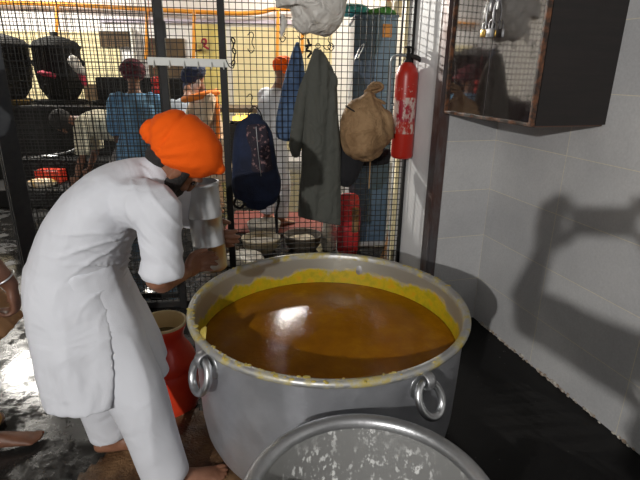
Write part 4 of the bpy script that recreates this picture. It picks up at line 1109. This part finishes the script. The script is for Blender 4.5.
o = MB().loft([aty(71, 54, 6.9), aty(74, 62, 6.88), aty(78, 68, 6.86), aty(83, 72, 6.85)], [(.02, .02), (.09, .05), (.07, .05), (.03, .03)], n=16, sub=4).build('plastic_bag', 'white_plastic', disp=wr(.02, 12, 30)); tag(o, 'small crumpled white plastic bag beside the black cauldron', 'bag')
mat('crimson', (.35, .02, .05), .8)
for q in ((41, 73, 54, 76), (78, 64, 85, 84)):
    p0, p1 = aty(q[0], q[1], 6.92), aty(q[2], q[3], 6.92)
    o = MB().loft([p0, (p0 + p1) / 2 + V((0, -.02, .01)), p1], [(.04, .02), (.06, .03), (.03, .02)], n=12, sub=4).build('red_rag', 'crimson', disp=wr(.012, 15, 30))
    tag(o, 'red rag on the range left of the cauldron foot' if q[0] == 41 else 'red rag hanging on the range right of the white plastic bag', 'rag')
o = MB().lathe(V((-4.10, 6.83, 1.101)), [(0, 0), (.13, 0), (.17, .05), (.18, .06), (.165, .055), (.125, .015), (0, .01)], 40).build('brass_tray', 'brass'); tag(o, 'shallow brass tray on the front edge of the black range, left', 'tray')
# right-hand counter with a flame
c0 = aty(231, 108, 6.6); c1 = aty(262, 108, 6.6)
ctr = empty('side_counter', (c0.x, 6.9, 0), 'dark counter with a burner at the far wall, behind the backpack', 'counter')
MB().box(((c0.x - .5 + c1.x) / 2, 6.95, c0.z - .03), (c1.x - c0.x + .7, .7, .06), None, .01).build('top', 'soot_wall', ctr, smooth=False)
for x in (c0.x - .6, c1.x): MB().box((x, 6.95, (c0.z - .06) / 2), (.08, .6, c0.z - .06), None, .01).build('leg', 'black_iron', ctr, smooth=False)
MB().box(((c0.x - .5 + c1.x) / 2, 7.0, .35), (c1.x - c0.x + .5, .5, .05)).build('shelf', 'black_iron', ctr, smooth=False)
mat('flame', (.9, .6, .1), .5, emit=(1, .62, .12), estr=3)
fb = aty(243, 118, 6.7)
fl = MB()
for k_ in range(9):
    q = fb + V((-.12 + .035 * k_, random.uniform(-.03, .03), -.04)); fl.loft([q, q + Z3 * .05, q + Z3 * random.uniform(.07, .10)], [.018, .015, .003], n=8, sub=2)
o = fl.build('burner_flame', 'flame'); tag(o, 'yellow burner flame under the far counter top', 'flame', kind='stuff')
o = MB().lathe(fb - Z3 * .07, [(0, 0), (.17, 0), (.17, .03), (0, .03)], 24).build('gas_burner', 'black_iron'); tag(o, 'round gas burner under the far counter, below the flame', 'burner')
boxthing('burner_stand', 'dark stand carrying the gas burner under the far counter', 'stand', fb.x - .2, fb.x + .2, 6.55, 6.9, .38, fb.z - .07, 'black_iron')
# red charm hanging near the blue shirt
mat('red_bright', (.75, .03, .02), .5)
mb = MB(); p = aty(155.5, 81, 4.45)
for dz in (0, -.075): 
    for k_ in range(7): mb.ell(p + V((.02 * math.cos(k_), .02 * math.sin(k_), dz + .01 * math.sin(k_ * 2))), (.022, .022, .03), None, 10, 6)
mb.tube([p + Z3 * .9, p], .002, 5)
o = mb.build('hanging_charm', 'red_bright'); tag(o, 'red cloth charm hanging right of the blue shirted person', 'charm')
o = MB().tube([aty(196, 44, 8.93), aty(196, 51, 8.93), aty(201, 50, 8.93)], .02, 6).build('wall_mark', 'soot_wall'); tag(o, 'dark angular painted mark on the yellow wall panel', 'mark')
o = MB().tube([aty(204.5, 44, 8.93), aty(202, 42.5, 8.93), aty(202.5, 39.5, 8.93), aty(205.5, 39.5, 8.93), aty(206, 43, 8.93), aty(204, 46, 8.93), aty(208, 48.5, 8.93)], .018, 6, 3).build('wall_mark', 'crimson'); tag(o, 'red looped painted mark on the yellow wall panel', 'mark')
# people in the kitchen
def stand(name_loc, lab, face, h=1.0, lean=0, arms='down', **kw):
    """upright or leaning figure facing angle `face` (radians in plan)"""
    x, y = name_loc; f = V((math.cos(face), math.sin(face), 0)); l = V((-f.y, f.x, 0)); B = V((x, y, 0))
    e = empty('person', (x, y, 0), lab, 'person')
    c, s_ = math.cos(lean), math.sin(lean)
    up = (Z3 * c + f * s_); fw = (f * c - Z3 * s_)
    pel = B + Z3 * .90 * h - f * .10 * s_ * 2
    J = dict(pelvis=pel, waist=pel + up * .16 * h, chest=pel + up * .38 * h, neck=pel + up * .55 * h, head=pel + up * .69 * h + fw * .02, hf=(fw - Z3 * .25), hu=up + fw * .25)
    for sd, sg in (('L', 1), ('R', -1)):
        sh = pel + up * .465 * h + l * sg * .180 * h; J['sh' + sd] = sh
        if arms == 'down': J['el' + sd] = sh - Z3 * .28 * h + l * sg * .05 + f * .02; J['wr' + sd] = sh - Z3 * .50 * h + l * sg * .03 + f * .12
        else: J['el' + sd] = sh - Z3 * .25 * h + f * .10 + l * sg * .05; J['wr' + sd] = sh - Z3 * .36 * h + f * .33
        J['hip' + sd] = pel + l * sg * .09 * h - Z3 * .03; J['kn' + sd] = B + l * sg * .10 * h + Z3 * .48 * h + f * .03; J['an' + sd] = B + l * sg * .11 * h + Z3 * .08 * h
        J['toe' + sd] = f + l * sg * .15
    figure(e, J, handkw={'R': dict(N=-l * -1, T=f), 'L': dict(N=l * -1, T=f)}, scale=h * .98, **kw)
    return e, J
mat('maroon', (.13, .015, .03), .85); mat('navy_turban', (.02, .03, .07), .85); mat('grey_shirt', (.30, .33, .38), .85, wrinkle=.4, wscale=8)
mat('cream_shirt', (.62, .47, .32), .85, wrinkle=.4, wscale=8); mat('grey_trousers', (.30, .28, .27), .85); mat('white_beard', (.6, .58, .55), .8)
mat('saffron_scarf', (.85, .22, .02), .8); mat('cream_cotton', (.66, .60, .44), .85, wrinkle=.4, wscale=7)
stand((-1.79, 4.85), 'person in light blue shirt and maroon turban standing with back turned behind the fence', math.radians(105), .95, .10, 'down', vox=.012, top='checked_cloth', trousers='checked_cloth', sleeve=1.15, hem=.42, loose=1.18, tsc=1.22, turban='maroon', beard=None, seed=11)
stand((-2.20, 5.35), 'person in white shirt and grey trousers bending low to the left behind the fence', math.radians(188), 1.06, 1.42, 'down', hair=True, vox=.012, top='cream_cotton', trousers='grey_trousers', sleeve=1.0, hem=.12, loose=1.12, turban=None, beard='beard', seed=14)
stand((-1.22, 5.45), 'person in cream kurta, navy turban and orange scarf behind the orange turban', math.radians(215), .95, .22, 'front', vox=.012, top='cream_shirt', trousers='cream_shirt', sleeve=1.5, hem=.45, loose=1.0, turban='navy_turban', beard='white_beard', seed=17, tsc=1.15)
stand((-1.66, 5.85), 'person in grey shirt bent forward beside the orange scarf', math.radians(80), .95, .75, 'front', vox=.012, top='grey_shirt', trousers='grey_trousers', sleeve=1.3, hem=.15, loose=1.0, turban='navy_turban', beard=None, seed=19)
stand((-.50, 5.05), 'person in white kurta and orange turban behind the mesh, left of the blue cloth', math.radians(50), 1.0, .30, 'front', vox=.012, top='white_cotton', trousers='white_cotton', sleeve=1.6, hem=.45, loose=1.05, turban='orange_turban', beard='beard', seed=23, tsc=1.15)
# scarf round the neck
q = V((-1.29, 5.40, 1.335)); mb = MB()
pts = [q + V((.17 * math.cos(a), .12 * math.sin(a), .04 * math.cos(a * 1) - .02)) for a in [i * 2 * PI / 18 for i in range(18)]]
mb.loft(pts, [(.035, .045)] * 18, side=Z3, n=10, closed=True)
mb.loft([q + V((.16, -.03, 0)), q + V((.19, -.08, -.12)), q + V((.19, -.1, -.3)), q + V((.18, -.1, -.45))], [(.04, .02)] * 4, n=10, sub=4)
o = mb.build('scarf', 'saffron_scarf'); tag(o, 'orange scarf round the neck of the person in cream', 'scarf')
# ladle held by the bending person
o = MB().tube([(-2.62, 5.55, .98), (-2.58, 5.5, .80)], .012, 8).ell((-2.575, 5.49, .78), (.05, .05, .02), None, 14, 8).build('ladle', 'steel_bright'); tag(o, 'steel ladle hanging from the hand of the bending person', 'ladle')

# almirah
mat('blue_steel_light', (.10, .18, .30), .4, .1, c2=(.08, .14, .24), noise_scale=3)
ax0, ax1, ay = aty(354.5, 15, 4.35).x, aty(399, 16, 4.35).x, 4.35; AZ = aty(375, 16, 4.35).z
al = empty('steel_almirah', ((ax0 + ax1) / 2, ay, 0), 'tall blue steel almirah with pale side standing behind the fence', 'almirah')
MB().box(((ax0 + ax1) / 2, ay + .44, AZ / 2 - .004), (ax1 - ax0 - .02, .84, AZ - .012), None, .004).build('carcass', 'grey_side', al, smooth=False)
mw = (ax1 - ax0) / 2
for k_ in (0, 1):
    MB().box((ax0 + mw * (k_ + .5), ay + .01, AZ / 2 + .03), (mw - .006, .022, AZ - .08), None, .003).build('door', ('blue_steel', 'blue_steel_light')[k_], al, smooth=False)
MB().box((ax0 + mw + .09, ay - .012, aty(395, 31, ay).z), (.075, .02, .10), None, .004).build('orange_tag', mat('tag_orange', (.55, .22, .03), .5), al, smooth=False)
MB().box((ax0 + mw - .03, ay - .02, 1.05), (.02, .03, .14), None, .004).build('handle', 'steel', al, smooth=False)
MB().box(((ax0 + ax1) / 2, ay + .42, AZ + .0), (ax1 - ax0, .86, .02)).build('top', 'blue_steel', al, smooth=False)
mat('teal', (.05, .35, .40), .6, wrinkle=.4); mat('green_net', (.05, .22, .04), .7); mat('jar_cream', (.7, .6, .4), .4)
o = MB().ell((ax0 - .03 + .03, ay + .16, AZ + .055), (.13, .10, .045)).build('teal_bundle', 'teal', disp=wr(.012, 18, 40)); tag(o, 'teal cloth bundle on top of the almirah, at its left', 'bundle')
o = MB().loft([(ax0 + .14, ay + .12, AZ + .035), (ax0 + .2, ay + .14, AZ + .045), (ax0 + .28, ay + .14, AZ + .05), (ax0 + .345, ay + .12, AZ + .03)], [.02, .026, .028, .016], n=12, sub=4).build('green_bundle', 'green_net', disp=wr(.008, 25, 60)); tag(o, 'green net bundle on top of the almirah, between the teal bundle and the jar', 'bundle')
e = empty('red_bottle', (ax0 + .295, ay + .12, AZ + .07), 'small red capped bottle lying above the green net bundle on the almirah', 'bottle')
MB().lathe((ax0 + .295, ay + .20, AZ + .01), [(0, 0), (.03, 0), (.03, .11), (.015, .13), (0, .13)], 20).build('body', 'jar_cream', e)
MB().lathe((ax0 + .295, ay + .20, AZ + .138), [(0, 0), (.022, 0), (.022, .04), (0, .04)], 20).build('cap', 'red_bright', e)
o = MB().lathe((ax0 + .385, ay + .14, AZ + .012), [(0, 0), (.048, 0), (.05, .01), (.05, .10), (.046, .115), (0, .115)], 28).build('cream_jar', 'jar_cream'); tag(o, 'cream jar at the right end of the almirah top', 'jar')
# red sacks beside it
rs = empty('red_sack', (.20, 4.30, 0), 'red sack with a cream label standing left of the almirah', 'sack')
p0, p1 = aty(338, 247, 4.25), aty(357, 247, 4.25)
cx_ = (p0.x + p1.x) / 2
MB().loft([(cx_, 4.22, .03), (cx_, 4.22, .2), (cx_, 4.22, .42), (cx_, 4.22, .54)], [(.095, .05), (.10, .055), (.098, .05), (.075, .02)], side=(1, 0, 0), n=24, sub=4).build('bag', mat('red_sack', (.50, .02, .03), .5, wrinkle=.5), rs, disp=wr(.006, 14, 30))
MB().loft([(cx_ + .055, 4.165, .22), (cx_ + .055, 4.165, .44)], [(.03, .008), (.03, .008)], side=(1, 0, 0), n=12, sub=3).build('label_patch', 'sacking', rs)
# white tub at the foot of the almirah side
q0, q1 = aty(322, 246, 4.28), aty(337, 226, 4.28)
o = MB().loft([((q0.x + q1.x) / 2, 4.32, .02), ((q0.x + q1.x) / 2, 4.32, .12), ((q0.x + q1.x) / 2, 4.32, .26)], [(.062, .06), (.068, .065), (.06, .05)], side=(1, 0, 0), n=20, sub=4).build('white_sack', 'white_plastic', disp=wr(.008, 12, 30)); tag(o, 'white sack standing left of the red sack', 'sack')
# two round baskets with cloth
def basket(cx, cy, r, h, lab, cm, side_m):
    e = empty('round_basket', (cx, cy, 0), lab, 'basket', 'round baskets behind the fence')
    MB().lathe((cx, cy, 0), [(0, .0), (r * .7, 0), (r * .95, h * .5), (r, h), (r * 1.05, h + .01), (r * 1.05, h + .03), (r * .97, h + .03), (r * .9, h * .6), (0, h * .5)], 48).build('rim_body', side_m, e)
    MB().lathe((cx, cy, h * .55), [(0, .05), (r * .5, .045), (r * .85, .02), (r * .9, .0)], 40).build('cloth_cover', cm, e, disp=wr(.012, 10, 24))
    return e
mat('basket_cream', (.66, .60, .48), .6, c2=(.4, .32, .2), noise_scale=9); mat('basket_dark', (.10, .08, .06), .6)
basket(-.545, 4.25, .17, .10, 'low round basket with white cloth behind the fence, under the backpack', 'white_plastic', 'basket_cream')
basket(-.16, 4.30, .17, .12, 'round basket with cream cover behind the fence, left of the coat hem', 'basket_cream', 'basket_dark')
basket(-.57, 4.72, .16, .10, 'round white cloth basket farther from the fence, behind the one under the backpack', 'white_plastic', 'white_plastic')
o = MB().ell((-.66, 3.9, .05), (.17, .15, .05)).build('white_bundle', 'white_plastic', disp=wr(.02, 12, 25)); tag(o, 'white cloth bundle on the floor just behind the second post', 'bundle')
mat('red_mat', (.16, .03, .02), .8)
o = MB().box((-.45, 5.15, .006), (1.1, .8, .012), None, .003).build('red_mat', 'red_mat', smooth=False); tag(o, 'dark red mat under the feet of the person in white behind the fence', 'mat')
# red crate with flatbreads
cr = aty(44, 182, 5.9); cz = aty(44, 186, 5.85).z
boxthing('lower_step', 'low black step carrying the red crate behind the fence', 'step', cr.x - 1.2, cr.x + .9, 5.6, 6.195, 0, cz, 'soot')
e = empty('food_crate', (cr.x, 6.08, cz), 'red crate with golden food in front, on a black step behind the fence', 'crate')
MB().box((cr.x, 6.08, cz + .08), (.30, .2, .16), None, .01).build('crate', 'red_plastic', e, smooth=False)
o = MB().ell((cr.x, 5.85, cz + .035), (.17, .11, .045)).build('golden_pile', mat('golden', (.55, .33, .08), .6, c2=(.8, .72, .6), noise_scale=9), disp=wr(.02, 12, 30)); tag(o, 'golden and white food pile in front of the red crate', 'food')
o = MB().tube([aty(32, 158, 6.4), aty(66, 153, 6.4), aty(76, 149, 6.4)], .014, 8).ell(aty(50, 156, 6.4), (.12, .05, .02)).build('skimmer', 'steel_bright'); tag(o, 'long steel skimmer lying on the dark bench, left', 'skimmer')
p = aty(55, 156, 6.4)
boxthing('low_platform', 'low black platform under the long skimmer', 'platform', p.x - 1.2, p.x + .9, 6.2, 6.64, 0, p.z - .02, 'soot')
# shiny steel bowl right behind the fence foot
o = MB().lathe(aty(158, 299, 3.25) * 1.0 - Z3 * .04, [(0, 0), (.05, 0), (.09, .05), (.095, .055), (.085, .05), (.045, .008), (0, .006)], 32).build('steel_bowl', 'steel_bright'); o.location.z = 0.001; tag(o, 'small shiny steel bowl on the floor behind the fence foot, beside the red jug', 'bowl')
# broom
br = aty(388, 247, 4.0); e = empty('broom', (br.x, 4.0, 0), 'orange bristled broom leaning right of the almirah', 'broom')
top = aty(396, 180, 4.1)
b0 = V((br.x, 3.98, .0)); mid = aty(392, 222, 4.03)
MB().tube([mid, top], .012, 8).build('stick', 'black_iron', e)
mat('straw', (.45, .20, .07), .8, c2=(.6, .33, .15), noise_scale=30)
mb = MB()
for k_ in range(34):
    u1, v1 = random.uniform(-1, 1), random.uniform(-1, 1)
    mb.tube([mid + V((u1 * .015, v1 * .015, 0)), (mid + b0) / 2 + V((u1 * .03, v1 * .02, 0)), b0 + V((u1 * .065, v1 * .035, random.uniform(.005, .03)))], .004, 5, 2)
o = mb.build('bristles', 'straw', e); o['kind'] = 'stuff'
MB().loft([mid - Z3 * .03, mid - Z3 * .06], [(.03, .025), (.032, .026)], side=(1, 0, 0), n=14).build('green_binding', mat('green', (.05, .5, .1), .5), e)

# ------------------------------------------------------------------ lamps
def area(name, loc, target, sx, sy, W, colr=(1, 1, 1)):
    l = bpy.data.lights.new(name, 'AREA'); l.shape = 'RECTANGLE'; l.size = sx; l.size_y = sy; l.energy = W; l.color = colr
    o = bpy.data.objects.new(name, l); col.objects.link(o); o.location = loc
    o.rotation_euler = (V(target) - V(loc)).to_track_quat('-Z', 'Y').to_euler(); return o
LP = V((-1.383, -2.344, 2.24))
lf = empty('wall_lamp', LP + V((0, 0, .10)), 'bare lamp on a bracket behind the viewer, lighting the pot', 'lamp')
MB().bar(LP + V((0, 0, .16)), V((LP.x, -3.97, LP.z + .16)), .03).lathe(LP + Z3 * .07, [(0, .09), (.03, .09), (.035, .0), (0, .0)], 20).build('bracket', 'black_iron', lf, smooth=False)
pl = bpy.data.lights.new('lamp_light', 'POINT'); pl.energy = 460; pl.shadow_soft_size = .03; pl.color = (1, .98, .95)
po = bpy.data.objects.new('lamp_light', pl); col.objects.link(po); po.location = LP
mat('lamp_panel', (1, 1, 1), .5, emit=(1, .97, .90), estr=18)
def ceiling_lamp(loc, sx, sy, W, lab, drop=1.0, tgt=None, c=(1, .95, .86)):
    loc = V(loc); e = empty('ceiling_lamp', loc, lab, 'lamp', None)
    MB().box(loc + Z3 * .04, (sx + .04, sy + .04, .06), None, .005).build('housing', 'white_paint', e, smooth=False)
    for sg in (-1, 1): MB().bar(loc + V((sg * sx * .4, 0, .06)), loc + V((sg * sx * .4, 0, drop)), .008).build('hanger', 'wire', e, smooth=False)
    MB().box(loc + Z3 * .002, (sx, sy, .012)).build('diffuser', 'lamp_panel', e, smooth=False)
    area('lamp_area', loc - Z3 * .02, loc - Z3 + V(tgt or (0, 0, 0)), sx, sy, W, c)
FLP = V((-1.25, 5.65, 2.42)); fd = (V((.62, 2.95, 1.55)) - FLP).normalized(); fx = fd.cross(Z3).normalized(); fy = fx.cross(fd)
e = empty('flood_lamp', FLP, 'small round flood lamp hanging in the kitchen, aimed at the right end of the fence', 'lamp')
MB().lathe(FLP - fd * .12, [(0, 0), (.05, 0), (.09, .10), (.095, .12), (.085, .12), (.04, .03), (0, .03)], 24, (fx, fy, fd)).build('housing', 'black_iron', e)
MB().ell(FLP - fd * .06, .03).build('bulb', 'lamp_panel', e)
MB().bar(FLP - fd * .11, FLP - fd * .11 + V((0, .0, 2.6)), .012).build('hanger', 'wire', e, smooth=False)
sl = bpy.data.lights.new('flood_light', 'SPOT'); sl.energy = 480; sl.shadow_soft_size = .02; sl.spot_size = .58; sl.spot_blend = .25; sl.color = (1, .96, .88)
so = bpy.data.objects.new('flood_light', sl); col.objects.link(so); so.location = FLP + fd * .01; so.rotation_euler = fd.to_track_quat('-Z', 'Y').to_euler()
ceiling_lamp((-.42, 5.95, 2.60), .40, .34, 60, 'square hanging lamp in the kitchen above the person in white', 2.4)
ceiling_lamp((1.0, 8.2, 4.3), .8, .3, 60, 'long hanging lamp at the far right of the kitchen', .6)
ceiling_lamp((-4.75, 7.3, 3.5), 1.3, .6, 170, 'added unseen lamp at the far left of the kitchen, for bright patches on the floor', 1.4)  # added out of view so the wet floor at left reflects something bright
ceiling_lamp((-.6, 7.9, 3.4), 1.2, .3, 20, 'long hanging lamp near the far kitchen wall', 1.6)

w = bpy.data.worlds.new('world'); scn.world = w; w.use_nodes = True
w.node_tree.nodes['Background'].inputs[0].default_value = (.6, .65, .7, 1); w.node_tree.nodes['Background'].inputs[1].default_value = .03
vs_ = scn.view_settings
vs_.view_transform = 'Standard'; vs_.look = 'None'; vs_.gamma = 1; vs_.exposure = 0.0
vs_.use_curve_mapping = False
